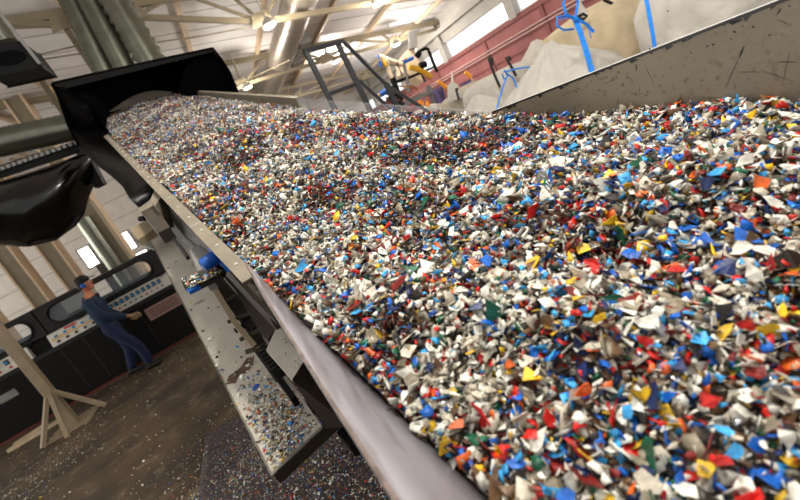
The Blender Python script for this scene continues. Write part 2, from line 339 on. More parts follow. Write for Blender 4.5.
# hanging black box with its duct, top left
Y = 6.; A = [atY(x, y, Y) for x, y in ((-12, 48), (22, 41), (41, 66), (-12, 77))]
t = thing('extraction_hood', (A[0] + A[2]) / 2, 'black open-bottomed extraction box hanging at the top left edge', 'hood')
MB().prism(A, (0, .45, 0)).build('box', black_m, t, .01)
cc = (A[0] + A[1] + A[2] + A[3]) / 4 + V((0, -.012, 0)); ex = (A[1] - A[0]).normalized()
m = MB(); ring = [cc + ex * cos(k * pi / 12) * .15 + V((-ex.z, 0, ex.x)) * sin(k * pi / 12) * .07 for k in range(24)]
m.prism(ring, (0, .01, 0)).build('oval_opening', black_gl, t)
MB().tube([atY(6, 43, 6.2), atY(-22, -2, 6.2)], .11, 20).build('duct_neck', galv, t)
tag(MB().bar(atY(40, 64, 5.95), atY(-8, 3, 5.95), .03, .03).build('hanging_rail', grey_m), 'thin pale rail slanting past the black extraction box', 'rail')
# black sheet hanging in a frame, left
Y = 6.4; o = thing('black_sheet', atY(45, 200, Y), 'glossy black plastic sheet bulging like a sack at the left edge', 'plastic sheet')
top = [(-40, 192), (0, 181), (30, 172), (60, 162), (82, 153), (92, 152)]; bot = [(-40, 240), (0, 246), (28, 247), (58, 240), (80, 222), (97, 178)]
rows = []
for i in range(13):
    ti = i / 12 * 5; k = min(4, int(ti)); f_ = ti - k
    T = V(top[k]).lerp(V(top[k + 1]), f_); B = V(bot[k]).lerp(V(bot[k + 1]), f_); row = []
    for j in range(15):
        v = j / 14; q = T.lerp(B, v); bul = .5 * sin(pi * v) ** .7 * min(1, (13 - i) / 4)
        row.append(atY(q.x, q.y, Y) + V((0, -bul + .05 * sin(i * 1.9 + j * .6) * v, 0)))
    rows.append(row)
MB().grid(rows, 0, True, (0, .03, 0)).build('sheet', black_tarp, o)
fr = MB(); fr.bar(atY(-30, 182, Y), atY(80, 146, Y), .10, .12); fr.build('top_beam', black_m, o)
MB().bar(atY(80, 146, Y), atY(101, 186, Y - .1), .12, .07).build('end_strip', rubber, o)
m = MB()
for i in range(16): q = atY(-8 + i * 5.6, 172 - i * 1.95, Y - .08); m.abox(q.x - .02, q.x + .02, Y - .1, Y - .05, q.z - .02, q.z + .02)
m.build('clip_strip', grey_m, o)
# ================================================================== CONTROL MACHINE (left)
YM = 8.55; XA, XB, ZT, ZP = -6.6, -1.15, 1.66, 1.22
M = thing('control_machine', ((XA + XB) / 2, YM, 0), 'long dark grey machine with rounded windows and rows of switches', 'machine')
xs_ = lambda px, py: atY(px, py, YM)
m = MB(); m.abox(XA, XB, YM, YM + 1., .06, .92); m.build('lower_body', mach_d, M, .01)
MB().abox(XA + .05, XB - .05, YM + .04, YM + .95, 0.0, .06).build('plinth', redbase, M)
# upper front with stadium holes
wins = [((0, 353), (34, 325)), ((46, 311), (92, 292)), ((88, 299), (151, 266))]
def stadium(xa, xb, z0, z1, Yp, k=10):
    r = (z1 - z0) / 2; zc = (z0 + z1) / 2; P = []
    for i in range(k + 1): a = -pi / 2 + pi * i / k; P.append(V((xb - r + r * cos(a), Yp, zc + r * sin(a))))
    for i in range(k + 1): a = pi / 2 + pi * i / k; P.append(V((xa + r + r * cos(a), Yp, zc + r * sin(a))))
    return P
zw0, zw1 = 1.30, 1.575
WX = [(-5.9, xs_(34, 334).x), (xs_(45, 311).x, xs_(151, 268).x)]
seam = xs_(32, 325).x; seam = (WX[0][1] + WX[1][0]) / 2
import bmesh
def holed(x0, x1, z0, z1, hole, y, th, name, ma, par):
    # front plate with one stadium hole: outer rectangle bridged to the hole ring
    nH = len(hole); outer = []
    cx = sum(p.x for p in hole) / nH; cz = sum(p.z for p in hole) / nH
    for p in hole:
        dx, dz = p.x - cx, p.z - cz
        if abs(p.x - cx) > (hole[0].x - cx) - .001 + 0 and True: pass
        sc = min([(x1 - cx) / dx if dx > 1e-6 else ((x0 - cx) / dx if dx < -1e-6 else 1e9), (z1 - cz) / dz if dz > 1e-6 else ((z0 - cz) / dz if dz < -1e-6 else 1e9)])
        outer.append(V((cx + dx * sc, y, cz + dz * sc)))
    # corners snapped
    for cxx, czz in ((x0, z0), (x1, z0), (x1, z1), (x0, z1)):
        j = min(range(nH), key=lambda i: (outer[i] - V((cxx, y, czz))).length); outer[j] = V((cxx, y, czz))
    vs = hole + outer; mb = MB(); fs = [[i, (i + 1) % nH, (i + 1) % nH + nH, i + nH] for i in range(nH)]
    mb.add(vs, fs); mb.add([v + V((0, th, 0)) for v in vs], [f[::-1] for f in fs])
    mb.add(hole + [v + V((0, th, 0)) for v in hole], [[(i + 1) % nH, i, i + nH, (i + 1) % nH + nH] for i in range(nH)])
    return mb.build(name, ma, par)
segs = [(XA, seam, WX[0]), (seam, XB, WX[1])]
for i, (x0, x1, (a, b)) in enumerate(segs):
    hd = MB(); hd.abox(x0 + .01, x1 - .01, YM + .05, YM + 1., ZT - .03, ZT)
    hd.abox(x0 + .01, x0 + .03, YM + .05, YM + 1., ZP, ZT - .03); hd.abox(x1 - .03, x1 - .01, YM + .05, YM + 1., ZP, ZT - .03); hd.build('hood_cover', mach, M)
    ho = stadium(a, b, zw0, zw1, YM); pl = holed(x0 + .01, x1 - .01, ZP, ZT, ho, YM, .05, 'window_panel', mach, M)
    MB().abox(x0 + .03, x1 - .03, YM + .95, YM + .99, ZP, ZP + .08).build('rear_rail', mach, M)
    r = MB(); rg = stadium(a - .025, b + .025, zw0 - .025, zw1 + .025, YM - .012); r.tube(rg + rg[:1], .02, 8, cap=False); r.build('window_gasket', rubber, M)
    g = MB(); g.prism(stadium(a, b, zw0, zw1, YM + .02), (0, .006, 0)); g.build('window_pane', glass_m, M)
MB().abox(XA, XB, YM - .01, YM + 1., .92, .985).build('ledge', mach, M); MB().abox(XA, XB, YM + .08, YM + 1., .985, ZP).build('switch_housing', mach_d, M)
# sloping control strips with switches
def strip(x0, x1, name):
    mb = MB(); mb.prism([(x0, YM - .02, .99), (x0, YM + .08, .99), (x0, YM + .08, ZP - .02), (x0, YM + .03, ZP - .02)], (x1 - x0, 0, 0)); return mb.build(name, panel_w, M)
sx = xs_(52, 345).x; s1 = strip(sx, XB - .12, 'control_panel'); s2x = xs_(36, 355).x; s2 = strip(XA + .4, s2x - .05, 'control_panel')
def knob(x, z, ma, rr=.022, par=s1):
    yy = YM - .02 + (z - .99) / .21 * .05; MB().tube([V((x, yy + .01, z)), V((x, yy - .035, z))], rr, 10).build('switch', [ma], par)
xr = xs_(160, 281).x
for i in range(13):
    x = xr - .02 - i * .092
    yy = YM
    MB().abox(x - .022, x + .022, yy - .02, yy + .03, 1.10, 1.17).build('switch', sw_k, s1); MB().abox(x - .02, x + .02, yy - .035, yy - .01, 1.115, 1.15).build('switch_rocker', sw_b, s1)
    knob(x + .015, 1.045, red_l if i in (1, 2, 3, 8) else green_l, .014)
for i, (x, z, ma) in enumerate([(sx + .12 + .14 * j, zz, cm) for j in range(5) for zz, cm in ((1.13, sw_b), (1.04, sw_k))]): knob(x, z, ma, .02)
MB().abox(sx + .28, sx + .46, YM - .01, YM + .03, 1.165, 1.19).build('red_indicator', red_l, s1)
m = MB(); m.abox(sx + .04, sx + .75, YM - .012, YM + .02, 1.08, 1.095); m.abox(sx + .04, sx + .4, YM + .0, YM + .02, 1.11, 1.118); m.build('tan_stripe', yellow_m, s1)
for i in range(8): 
    x = s2x - .22 - i * .16; MB().abox(x - .03, x + .03, YM - .01, YM + .03, 1.09, 1.17).build('switch', sw_k, s2); MB().abox(x - .024, x + .024, YM - .03, YM, 1.11, 1.15).build('switch_rocker', sw_b, s2)
    knob(x + .02, 1.04, red_l if i % 3 else green_l, .016, s2)
a = xs_(139, 312); b = xs_(164, 308)
nt_ = MB().abox(-2.22, -1.62, YM - .008, YM + .0, .6, .82).build('notice_plate', label_m, M)
m = MB()
for z in (.64, .68, .72, .76): m.abox(-2.16, -1.68, YM - .011, YM - .006, z, z + .018)
m.build('notice_print', label_g, nt_)
n2 = xs_(8, 396); MB().abox(n2.x - .14, n2.x + .14, YM - .008, YM, n2.z - .06, n2.z + .06).build('grey_name_plate', grey_m, M)
for x in (seam, -3.2, -2.3): MB().abox(x - .008, x + .008, YM - .004, YM + .02, .14, .9).build('door_seam', rubber, M)
for x in (seam - .3, seam + .5, -2.6, -1.7): MB().abox(x - .05, x + .05, YM - .03, YM + .02, ZP - .02, ZP + .015).build('latch', black_m, M)
# things behind machine : white cabinet, brown hopper
for i, (px, py, w, h_, y, ma, lb) in enumerate(((128, 262, .5, .5, 11.5, cream_m, 'pale cabinet standing behind the right end of the dark machine'), (105, 262, .45, .4, 12.5, brown_m, 'brown bin standing behind the machine just above the worker'), (60, 300, .9, .5, 12., grey_m, 'grey cabinet behind the dark machine left of the worker'))):
    a = atY(px, py, y); t = thing('cabinet', (a.x, y, 0), lb, 'cabinet'); MB().abox(a.x - w / 2, a.x + w / 2, y, y + .5, 0.06, a.z).build('cabinet_body', ma, t, .01); MB().abox(a.x - w / 2 - .02, a.x + w / 2 + .02, y - .02, y + .52, a.z, a.z + .04).build('cabinet_top', grey_m, t)
    MB().abox(a.x - w / 2 + .03, a.x + w / 2 - .03, y - .015, y, .12, a.z - .05).build('door', ma, t); MB().abox(a.x - w / 2, a.x + w / 2, y + .03, y + .47, 0, .06).build('plinth', darkst, t)
# ================================================================== SUPPORT POST with braces
pb = atZ(75, 424); pt = thing('braced_post', (pb.x, pb.y, 0), 'tan square steel post with splayed floor braces at bottom left', 'post')
tp = 3.6
MB().abox(pb.x - .065, pb.x + .065, pb.y - .06, pb.y + .06, .01, tp).build('post', tan_p, pt, .01)
MB().abox(pb.x - .3, pb.x + .3, pb.y - .28, pb.y + .28, 0, .015).build('base_plate', tan_p, pt)
j = V((pb.x, pb.y, .62))
for gx, gy in ((106, 405), (43, 448), (68, 438)):
    g = atZ(gx, gy, .02); MB().bar(j + (g - j).normalized() * .05, g, .055, .05).build('brace', tan_p, pt)
for i, (a, b) in enumerate((((8, 451), (60, 420)), ((14, 445), (48, 423)))):
    A_ = atZ(*a, .03); B_ = atZ(*b, .03); tag(MB().bar(A_, B_, .07, .05).build('timber_batten', ply), ['longer pale batten on the floor left of the braced post', 'shorter pale batten on the floor beside the machine'][i], 'batten')
# ================================================================== CONVEYOR
WL, WR = .14, 1.11
CV = thing('inclined_conveyor', L(1., .6, -.8) * 1, 'long inclined conveyor trough carrying the heap of shredded plastic', 'conveyor')
CV.location.z = 0
SE = 5.7; SJ = 1.1
MB().lbox(-.3, SE, WL - .02, WR, -.3, -.27).build('trough_floor', skirt_m, CV)
belt = MB().lbox(-.3, SE, WL, WR, -.25, -.22).build('belt', rubber, CV)
MB().lbox(SJ, SE, WL - .012, WL, -.27, .0).build('side_wall', skirt_m, CV)
m = MB(); m.lbox(SJ - .12, SE, WL - .04, WL - .002, 0, .004); rim = m.build('rim_flange', steel_l, CV)
for s_ in np.arange(1.08, 4.4, .17):
    q = L(s_, WL - .02, .004); MB().tube([q, q + n * .004], .005, 8).build('bolt', white_edge, rim)
for s_ in (1.5, 2.35, 3.3): MB().lbox(s_, s_ + .003, WL - .04, WL - .002, .0035, .0048).build('flange_joint', white_edge, rim)
m = MB(); m.lbox(2.78, SE, WR, WR + .012, -.27, .0); m.build('side_wall', steel_l, CV)
MB().lbox(2.78, SE, WR - .0, WR + .035, 0, .004).build('rim_flange', steel_l, CV)
MB().lbox(SJ, 2.80, WR, WR + .012, -.27, -.14).build('side_wall', steel_l, CV)
MB().lbox(SJ + .05, 2.85, WR + .002, WR + .008, -.14, .0).build('clear_side_panel', clear_m, CV)['label'] = 'clear acrylic side panel'
# hopper walls at the tail: horizontal top edge
def hz(s_): return .334 * (SJ - s_) 
P0, P1 = L(SJ + .06, WR, -.02), L(-.5, WR, .334 * 1.66)
m = MB(); m.prism([L(SJ + .06, WR, -.27), L(-.6, WR, -.27), L(-.6, WR, hz(-.6) + .0), L(SJ + .03, WR, .003)], c * .008); m.build('hopper_side', plate_r, CV)['label'] = 'scratched taupe hopper side plate'
e0, e1 = L(SJ + .03, WR - .001, .003), L(-.6, WR - .001, hz(-.6)); MB().prism([e0, e1, e1 - n * .010, e0 - n * .005], c * .010).build('edge_strip', black_edge, CV)
MB().prism([e0, e1, e1 + n * .0012, e0 + n * .0012], c * .010).build('edge_bead', white_edge, CV)
def atW(x, y, w_): r = ray(x, y); return C0 + r * (w_ / r.dot(c))
m = MB(); rs = random.Random(4)
lines = [((744, 46), (739, 58), .0022), ((739, 58), (725, 88), .0008), ((776, 62), (799, 62), .001), ((735, 72), (760, 72), .0006), ((636, 64), (636.5, 71), .0018), ((645, 66), (654, 84), .0005), ((700, 97), (770, 99), .0005), ((790, 50), (782, 86), .0005), ((604, 84), (618, 78), .0006), ((640, 85), (639, 96), .0005), ((655, 46), (661, 41), .0005), ((781, 8), (777, 15), .002), ((760, 70), (795, 82), .0005), ((560, 96), (580, 88), .0006), ((778, 20), (792, 26), .0006)]
lines += [((x, y), (x + rs.uniform(1.2, 3), y + rs.uniform(-2.5, 2.5)), rs.uniform(.0014, .0026)) for x, y in ((649, 50), (622, 26 + 60), (631, 38 + 20), (606, 77), (667, 12), (733, 31), (706, 47), (712, 44), (723, 26), (730, 39), (752, 28), (788, 6), (650, 53), (617, 72), (644, 96), (690, 52), (742, 26), (575, 92), (768, 36), (598, 90))]
for a_, b_, wd_ in lines:
    pa, pb2 = atW(*a_, WR - .0004), atW(*b_, WR - .0004); dd = (pb2 - pa).normalized(); sd2 = dd.cross(c).normalized() * wd_
    m.prism([pa - sd2 * .4, pa.lerp(pb2, .5) - sd2, pb2 - sd2 * .3, pb2 + sd2 * .3, pa.lerp(pb2, .5) + sd2, pa + sd2 * .4], c * .0003)
for i in range(40):
    f_ = rs.random(); q = e0.lerp(e1, f_) - n * .006; z_ = rs.uniform(.004, .016); m.prism([q - c * .0004 - u * z_, q - c * .0004 + u * z_, q - c * .0004 + u * z_ * .3 - n * rs.uniform(.003, .012)], c * .0003)
o = m.build('paint_chips', black_edge, CV); o['kind'] = 'stuff'; o['label'] = 'scratches and chipped paint marks'
# left flared lip : from junction towards the camera side
A0 = L(1.0, WL, -.02); A1 = L(.98, WL - .025, .02); 
lipT = [atS(245, 262, .985), atS(266, 299, .78), atS(300, 352, .56), atS(346, 424, .38), atS(396, 500, .23), atS(440, 570, .14)]
lipB = [L(.99, WL + .003, -.01), L(.8, WL, -.02), L(.62, WL - .002, -.02), L(.45, WL - .004, -.02), L(.25, WL - .004, -.02), L(.0, WL - .004, -.02)]
rows = []
for i in range(len(lipT) - 1):
    for q in range(4):
        f_ = q / 4; t_ = lipT[i].lerp(lipT[i + 1], f_); b_ = lipB[i].lerp(lipB[i + 1], f_); rows.append([t_.lerp(b_, k / 3) for k in range(4)])
rows.append([lipT[-1].lerp(lipB[-1], k / 3) for k in range(4)])
MB().grid(rows, 0, True, -c * .003 - n * .002).build('flared_lip', flange_m, CV)['label'] = 'bright bare steel lip'
MB().tube([r[0] for r in rows], .0022, 8).build('lip_edge', edge_m, CV)
MB().lbox(-.3, 1.0, WL - .01, WL, -.27, -.03).build('side_wall', skirt_m, CV)
# outer skirt, sloping outward below the rim
m = MB(); tq = [(164, 192), (184, 214), (204, 235), (224, 252), (243, 262)]; bq = [(156, 207), (168, 224), (180, 240), (200, 258), (222, 273)]
m.grid([[atH(*a, -.012), atH(*b, -.17)] for a, b in zip(tq, bq)], 0, False, -n * .006); sk = m.build('skirt_plate', skirt_m, CV)
sl = [atH(x, y, -.04) for x, y in ((184, 216), (188, 214), (191, 219), (187, 221))]; MB().prism(sl, n * .01).build('slot', black_m, sk)
MB().prism([atH(x, y, -.03) for x, y in ((150, 200), (156, 187), (164, 192), (155, 206))], -n * .12).build('end_bracket', steel_l, CV)
# sensor box with cable
sb = MB().prism([atH(x, y, -.07) for x, y in ((141, 212), (153, 205), (170, 227), (158, 233))], -n * .05).build('junction_box', brown_m, CV)
MB().prism([atH(x, y, -.065) for x, y in ((138, 208), (151, 202), (154, 205), (141, 212))], -n * .03).build('box_lid', steel_l, sb)
a = atH(140, 219, -.1); MB().tube([a, a + (atH(145, 218, -.1) - a)], .012, 10).build('cable_gland', black_m, sb)
MB().tube([atH(x, y, -.12) for x, y in ((166, 226), (170, 230), (174, 240), (181, 248), (188, 258))], .007, 8).build('cable', rubber, sb)
MB().prism([atH(x, y, -.3) for x, y in ((130, 229), (148, 219), (155, 228), (138, 240))], -n * .04).build('bracket', tan_p, CV)
MB().prism([atH(x, y, -.56) for x, y in ((133, 241), (153, 226), (172, 236), (178, 246), (156, 250))], -n * .01).build('guard_plate', grey_m, CV)
# motor group
mt = MB().prism([atH(x, y, -.09) for x, y in ((189, 250), (200, 244), (212, 257), (206, 268), (198, 271), (195, 265))], -n * .08).build('gear_housing', grey_m, CV)
e = c * 1
MB().prism([atH(x, y, -.05) for x, y in ((210, 247), (218, 242), (228, 253), (217, 256))], -n * .06).build('motor_terminal_box', blue_m, mt)
a, b = atH(202, 266, -.06), atH(216, 257, -.06); MB().tube([a, a.lerp(b, .1), b], [.017, .02, .02], 18).build('motor_body', blue_m, mt)
a2, b2 = b, b + (b - a) * .16; MB().tube([a2, b2], .036, 20).build('motor_flange', blue_m, mt)
m = MB()
for k in range(6): q = a.lerp(b, .25 + k * .12); m.tube([q, q + (b - a) * .04], .0225, 16)
m.build('cooling_fin', blue_m, mt)
# underframe
def hpoly(name, pts, h, th, ma, par=CV, lab=None):
    o = MB().prism([atH(x, y, h) for x, y in pts], -n * th).build(name, ma, par)
    if lab: o['label'] = lab
    return o
LD = hpoly('ledge_pan', [(181, 279), (214, 266), (225, 271), (222, 275), (190, 291), (184, 288)], -.13, .012, darkst)
hpoly('pan_lip', [(186, 289), (189, 292), (200, 286), (198, 284)], -.128, .01, blue_m, LD)
hpoly('stringer', [(222, 268), (229, 266), (280, 322), (268, 340), (262, 336)], -.26, .05, grey_m if False else brown_m)
hpoly('end_plate', [(244, 261), (233, 271), (234, 278), (253, 299), (262, 308), (276, 322), (268, 300)], -.06, .01, brown_m)
hpoly('pipe_rail', [(205, 278), (210, 276), (238, 322), (262, 350), (256, 352), (232, 323)], -.36, .03, tan_p)
hpoly('underframe_plate', [(196, 262), (224, 262), (288, 345), (286, 368), (262, 352)], -.42, .02, skirt_m)
for i, (x, y) in enumerate(((246, 318), (240, 328), (256, 325), (230, 300), (262, 345))):
    q = atH(x, y, -.39); MB().tube([q - c * .02, q + c * .02], .010, 14).build('idler_roller', rubber, CV)
for i, (a, b) in enumerate((((228, 322), (252, 312)), ((240, 340), (262, 328)), ((222, 305), (240, 292)), ((246, 352), (270, 345)))):
    MB().bar(atH(*a, -.37), atH(*b, -.37), .012, .012).build('cross_bar', brown_m, CV)
q0 = [atH(x, y, -.3) for x, y in ((253, 353), (258, 347), (286, 382), (281, 388))]
hpoly('motor_grille', [(252, 348), (262, 342), (282, 368), (272, 376)], -.36, .03, darkst)
m = MB()
for k in range(8): a = atH(254 + k * 2.6, 347 + k * 3.4, -.355); b = atH(262 + k * 2.6, 342 + k * 3.4, -.355); m.bar(a, b, .003, .004)
m.build('grille_rib', black_m, CV)
hpoly('dark_slot', [(270, 371), (276, 368), (296, 396), (291, 400)], -.34, .03, black_m)
# light bracket and dark sloping cover near the tray end
A, B, C_, D_ = [atH(x, y, -.24) for x, y in ((266, 350), (279, 322), (307, 356), (292, 380))]
cb = MB().prism([A, B, C_, D_], -n * .01).build('cover_top', tray_m, CV)
E_, F_ = atH(347, 424, -.44), atH(324, 426, -.44)
MB().prism([D_, C_, C_.lerp(E_, 1.0), F_], -n * .012).build('cover_slope', skirt_m, CV)
MB().prism([C_, B, B + c * .12, C_ + c * .12], -n * .012).build('cover_side', skirt_m, CV)
hpoly('foot_block', [(336, 432), (350, 420), (362, 440), (349, 446)], -.5, .05, black_m)
# legs hidden below trough
for s_ in (.6, 2.6, 4.8):
    for w_ in (.36, .95):
        q = L(s_, w_, -.3); MB().abox(q.x - .04, q.x + .04, q.y - .04, q.y + .04, .012, q.z).build('leg', brown_m, CV); MB().abox(q.x - .09, q.x + .09, q.y - .09, q.y + .09, 0, .014).build('foot_plate', brown_m, CV)
# tray: long light cover beam beside the conveyor
TR = thing('side_tray', atH(272, 475, -.45), 'long pale steel tray strewn with flakes below the conveyor rim', 'tray')
tp_ = [atH(x, y, -.45) for x, y in ((150, 241), (178, 228), (190, 238), (323, 428), (271, 476))]
MB().prism([tp_[0], tp_[1], tp_[2], tp_[3], tp_[4]], -n * .006).build('tray_top', tray_m, TR)
for hx, hy in ((191, 310), (203, 331), (217, 357), (168, 268), (176, 262)):
    q = atH(hx, hy, -.4495); MB().tube([q, q + n * .0012], .0055, 12).build('bolt_hole', black_m, TR)
MB().prism([atH(x, y, -.4494) for x, y in ((225, 385), (229, 376), (240, 368), (247, 358), (254, 356), (253, 366), (246, 373), (238, 377), (236, 383), (229, 384))], n * .0006).build('rust_patch', redrust, TR)
a, b = tp_[4], tp_[3]; MB().prism([a, b + (b - a) * .25, b + (b - a) * .25 - n * .045 , a - n * .045 + (b - a) * .05], u * .01).build('end_face', skirt_m, TR)
MB().prism([a, tp_[0], tp_[0] - n * .02, a - n * .02], c * .006).build('side_lip', steel_l, TR)
for s_ in (1.0, 2.9):
    q = L(s_, .06, -.46); MB().bar(q, q + c * .3 - n * .03, .04, .02, n).build('support_arm', brown_m, TR)
# ================================================================== HOOD
HD = thing('black_hood', L(5.6, .6, .3), 'big glossy black hood over the top end of the conveyor', 'hood')
Tl, Tr, Rr = L(5.2, .0, .5), L(5.2, 1.437, .344), L(5.25, 1.49, -.178)
T1 = L(5.2, 1.50, .134); bk = u * 1.1
m = MB(); m.prism([atS(52, 82, 5.2), atS(213, 47, 5.2), atS(216, 51, 5.2), atS(60, 90, 5.2)], bk * .04); m.build('front_rim', black_m, HD)
top0 = [atS(52, 82, 5.2), atS(100, 71, 5.2), atS(160, 58, 5.2), atS(213, 47, 5.2)]
m = MB(); m.grid([[p for p in top0], [p + bk - n * .05 for p in top0]], 0, True, -n * .02); m.build('top_panel', black_gl, HD)
rp = [atS(213, 47, 5.2), atS(222, 58, 5.2), atS(231, 72, 5.2), atS(239, 92, 5.2), atS(241, 98, 5.2)]
m = MB(); m.grid([rp, [p + bk for p in rp]], 0, True, -c * .02); m.build('side_panel', black_gl, HD)
bp_ = [atS(x, y, 6.2) for x, y in ((55, 85), (208, 52), (236, 104), (215, 110), (100, 128), (88, 118))]
MB().prism(bp_, u * .02).build('back_panel', black_gl, HD)
m = MB(); arch = []
for k in range(9): t_ = k / 8; arch.append((109 + 64 * t_, 112 - 20 * t_ - 9 * sin(pi * t_)))
arch2 = [(173 - 8 * 0, 93)] + [(109 + 62 * t_, 112 - 16 * t_) for t_ in (.9, .6, .3, 0)]
MB().prism([atS(x, y, 5.75) for x, y in arch + arch2[1:]], u * .02).build('reflected_light_crescent', steel_l, HD)['label'] = 'crescent of reflected light shaped as a plate inside the hood'  # crescent plate stands in for light reflected off the trough's back plate
MB().prism([atS(x, y, 5.6) for x, y in ((115, 120), (122, 117), (129, 117), (128, 120), (120, 123))], u * .02).build('bright_tab', white_edge, HD)
# front valance right of opening
MB().prism([atS(x, y, 5.3) for x, y in ((213, 47), (240, 96), (241, 99), (190, 99), (178, 92), (186, 66))], u * .05).build('front_panel', black_gl, HD)
MB().prism([atS(x, y, 5.3) for x, y in ((52, 82), (62, 88), (96, 96), (108, 110), (106, 127), (82, 132), (72, 125))], u * .05).build('front_panel', black_gl, HD)
# curved left arm
outer = [(52, 82, 5.2), (60, 106, 5.05), (67, 126, 4.9), (78, 147, 4.7), (95, 164, 4.4), (111, 176, 4.05), (124, 188, 3.6), (131, 200, 3.2), (142, 210, 2.7)]
inner = [(62, 84, 5.2), (88, 104, 5.2), (104, 126, 5.2), (112, 135, 4.5), (121, 144, 3.95), (130, 153, 3.4), (138, 162, 2.95), (148, 176, 2.62), (160, 188, 2.35)]
rows = []
for a, b in zip(outer, inner):
    pa, pb_ = atS(*a), atS(*b) - n * .02; row = []
    for k in range(5): t_ = k / 4; row.append(pa.lerp(pb_, t_) - n * .0 - c * .05 * sin(pi * t_))
    rows.append(row)
MB().grid(rows, 0, True, u * .02 + c * .01).build('curved_side_skirt', black_gl, HD)
# legs carrying the hood
for w_ in (.3, 1.0):
    q = L(6.2, w_, -.45); MB().abox(q.x - .05, q.x + .05, q.y - .05, q.y + .05, 0, q.z + .3).build('leg', black_m, HD)
# ================================================================== FLAKES
def sm(a, b, x): t = np.clip((x - a) / (b - a), 0, 1); return t * t * (3 - 2 * t)
def gnoise(x, y, seed, freq):
    r = np.random.default_rng(seed); g = r.random((64, 64)); X = x * freq + 100.3; Yy = y * freq + 100.7
    xi = np.floor(X).astype(int); yi = np.floor(Yy).astype(int); fx = X - xi; fy = Yy - yi; fx = fx * fx * (3 - 2 * fx); fy = fy * fy * (3 - 2 * fy)
    G = lambda a, b: g[a % 64, b % 64]
    return (G(xi, yi) * (1 - fx) + G(xi + 1, yi) * fx) * (1 - fy) + (G(xi, yi + 1) * (1 - fx) + G(xi + 1, yi + 1) * fx) * fy
def heap_h(s, w):
    t = (w - WL) / (WR - WL)
    far = sm(2.5, 4.8, s)
    base = -.012 - .045 * sm(.75, 1., t) * sm(1.2, 2.2, s) + .05 * np.sin(pi * np.clip(t, 0, 1)) * (.6 + .6 * far)
    near = sm(1.1, .2, s); base = base + near * (.085 * sm(.1, 1., t)) + near * (.012 * (1 - t))
    wav = (gnoise(s, w * 1.6, 3, 2.6) - .5) * .06 + (gnoise(s + w * .4, w, 5, 6.) - .5) * .05 + (gnoise(s, w, 6, 17.) - .5) * .026 + (gnoise(s, w, 8, 38.) - .5) * .012
    return base + wav * np.sin(pi * np.clip(t, .02, .98)) ** .4
U = np.array(u); CC = np.array(c); NN = np.array(n); O = np.array(C0) - NN * DH
def pos(s, w, h): return O + np.outer(s, U) + np.outer(w, CC) + np.outer(h, NN)
# palette
def pm(name, rgb, rough=.42, metal=0., trans=0.): 
    m_ = mat('flake_' + name, rgb, rough, metal, .3, 45, .2, 200); return m_
PAL = [('white', (232, 226, 212), .29), ('milky', (198, 188, 168), .17), ('grey', (140, 130, 110), .15), ('dark_grey', (46, 42, 36), .075), ('blue', (18, 96, 190), .045), ('light_blue', (62, 160, 222), .045),
       ('red', (196, 34, 26), .04), ('dark_red', (112, 30, 24), .025), ('orange', (226, 100, 36), .022), ('yellow', (226, 180, 40), .024), ('green', (26, 92, 66), .028), ('brown', (96, 70, 46), .085), ('navy', (22, 40, 84), .03)]
PM = [pm(a, b) for a, b, _ in PAL] + [mat('flake_gold_foil', (236, 186, 30), .25, .8), mat('flake_silver_foil', (220, 224, 230), .2, .85)]
PAL += [('gold', None, .003), ('silver', None, .006)]
prob0 = np.array([p for *_, p in PAL]); prob0 /= prob0.sum()
wD = np.array([.28, .35, .8, 3.0, 1.5, .8, 1.6, 1.8, 1.3, 1.2, 1.8, 2.2, 2.4, .5, .5]); probD = prob0 * wD; probD /= probD.sum()
wN = np.array([.85, .8, .8, 1.0, 1.9, 1.5, 2.2, 2.0, 1.3, 1.9, 1.6, .9, 1.5, 2, 2]); probN = prob0 * wN; probN /= probN.sum()
wF = np.array([1., 1.1, 1.5, 1.7, 1.2, .8, .8, .8, .8, .8, .7, 1.6, 1., .3, .3]); probF = prob0 * wF; probF /= probF.sum()
wW = np.array([2.2, 2.0, 1.2, .5, .35, .7, .25, .2, .4, .4, .4, .6, .3, .5, 1.]); probW = prob0 * wW; probW /= probW.sum()
def pick(k, mixD, mixN, mixF=None, mixW=None):
    r = RNG.random(k); mixF = np.zeros(k) if mixF is None else mixF
    p = prob0[None] * (1 - np.maximum(np.maximum(mixD, mixN), mixF))[:, None] + probD[None] * mixD[:, None] + probN[None] * (mixN * (1 - mixD))[:, None] + probF[None] * (mixF * (1 - mixD))[:, None]
    if mixW is not None: p = p * (1 - mixW)[:, None] + probW[None] * mixW[:, None]
    p /= p.sum(1)[:, None]; cs = p.cumsum(1); return (r[:, None] > cs).sum(1).clip(0, len(PAL) - 1)
def shapes(k, size, asp, seg=5):
    """k irregular bent shards, local coords (k,2*seg,3)"""
    ang = (np.arange(seg)[None] + RNG.random((k, seg)) * .75) * 2 * pi / seg
    rad = size[:, None] * (.42 + .8 * RNG.random((k, seg)))
    x = np.cos(ang) * rad; y = np.sin(ang) * rad * asp[:, None]
    bend = (RNG.random(k) - .5)[:, None] * 1.1
    z = bend * x * x / size[:, None] + (RNG.random(k) - .5)[:, None] * .5 * x * y / size[:, None]
    th = np.full((k, 1), .0009)
    top = np.stack([x, y, z + th], 2); bot = np.stack([x, y, z - th * 0], 2)
    return np.concatenate([top, bot], 1)
def orient(k, base_n, tilt):
    a = base_n[None] + RNG.normal(0, 1, (k, 3)) * tilt[:, None]; a /= np.linalg.norm(a, axis=1)[:, None]
    r = RNG.normal(0, 1, (k, 3)); x = np.cross(r, a); x /= np.linalg.norm(x, axis=1)[:, None]; y = np.cross(a, x); return np.stack([x, y, a], 1)
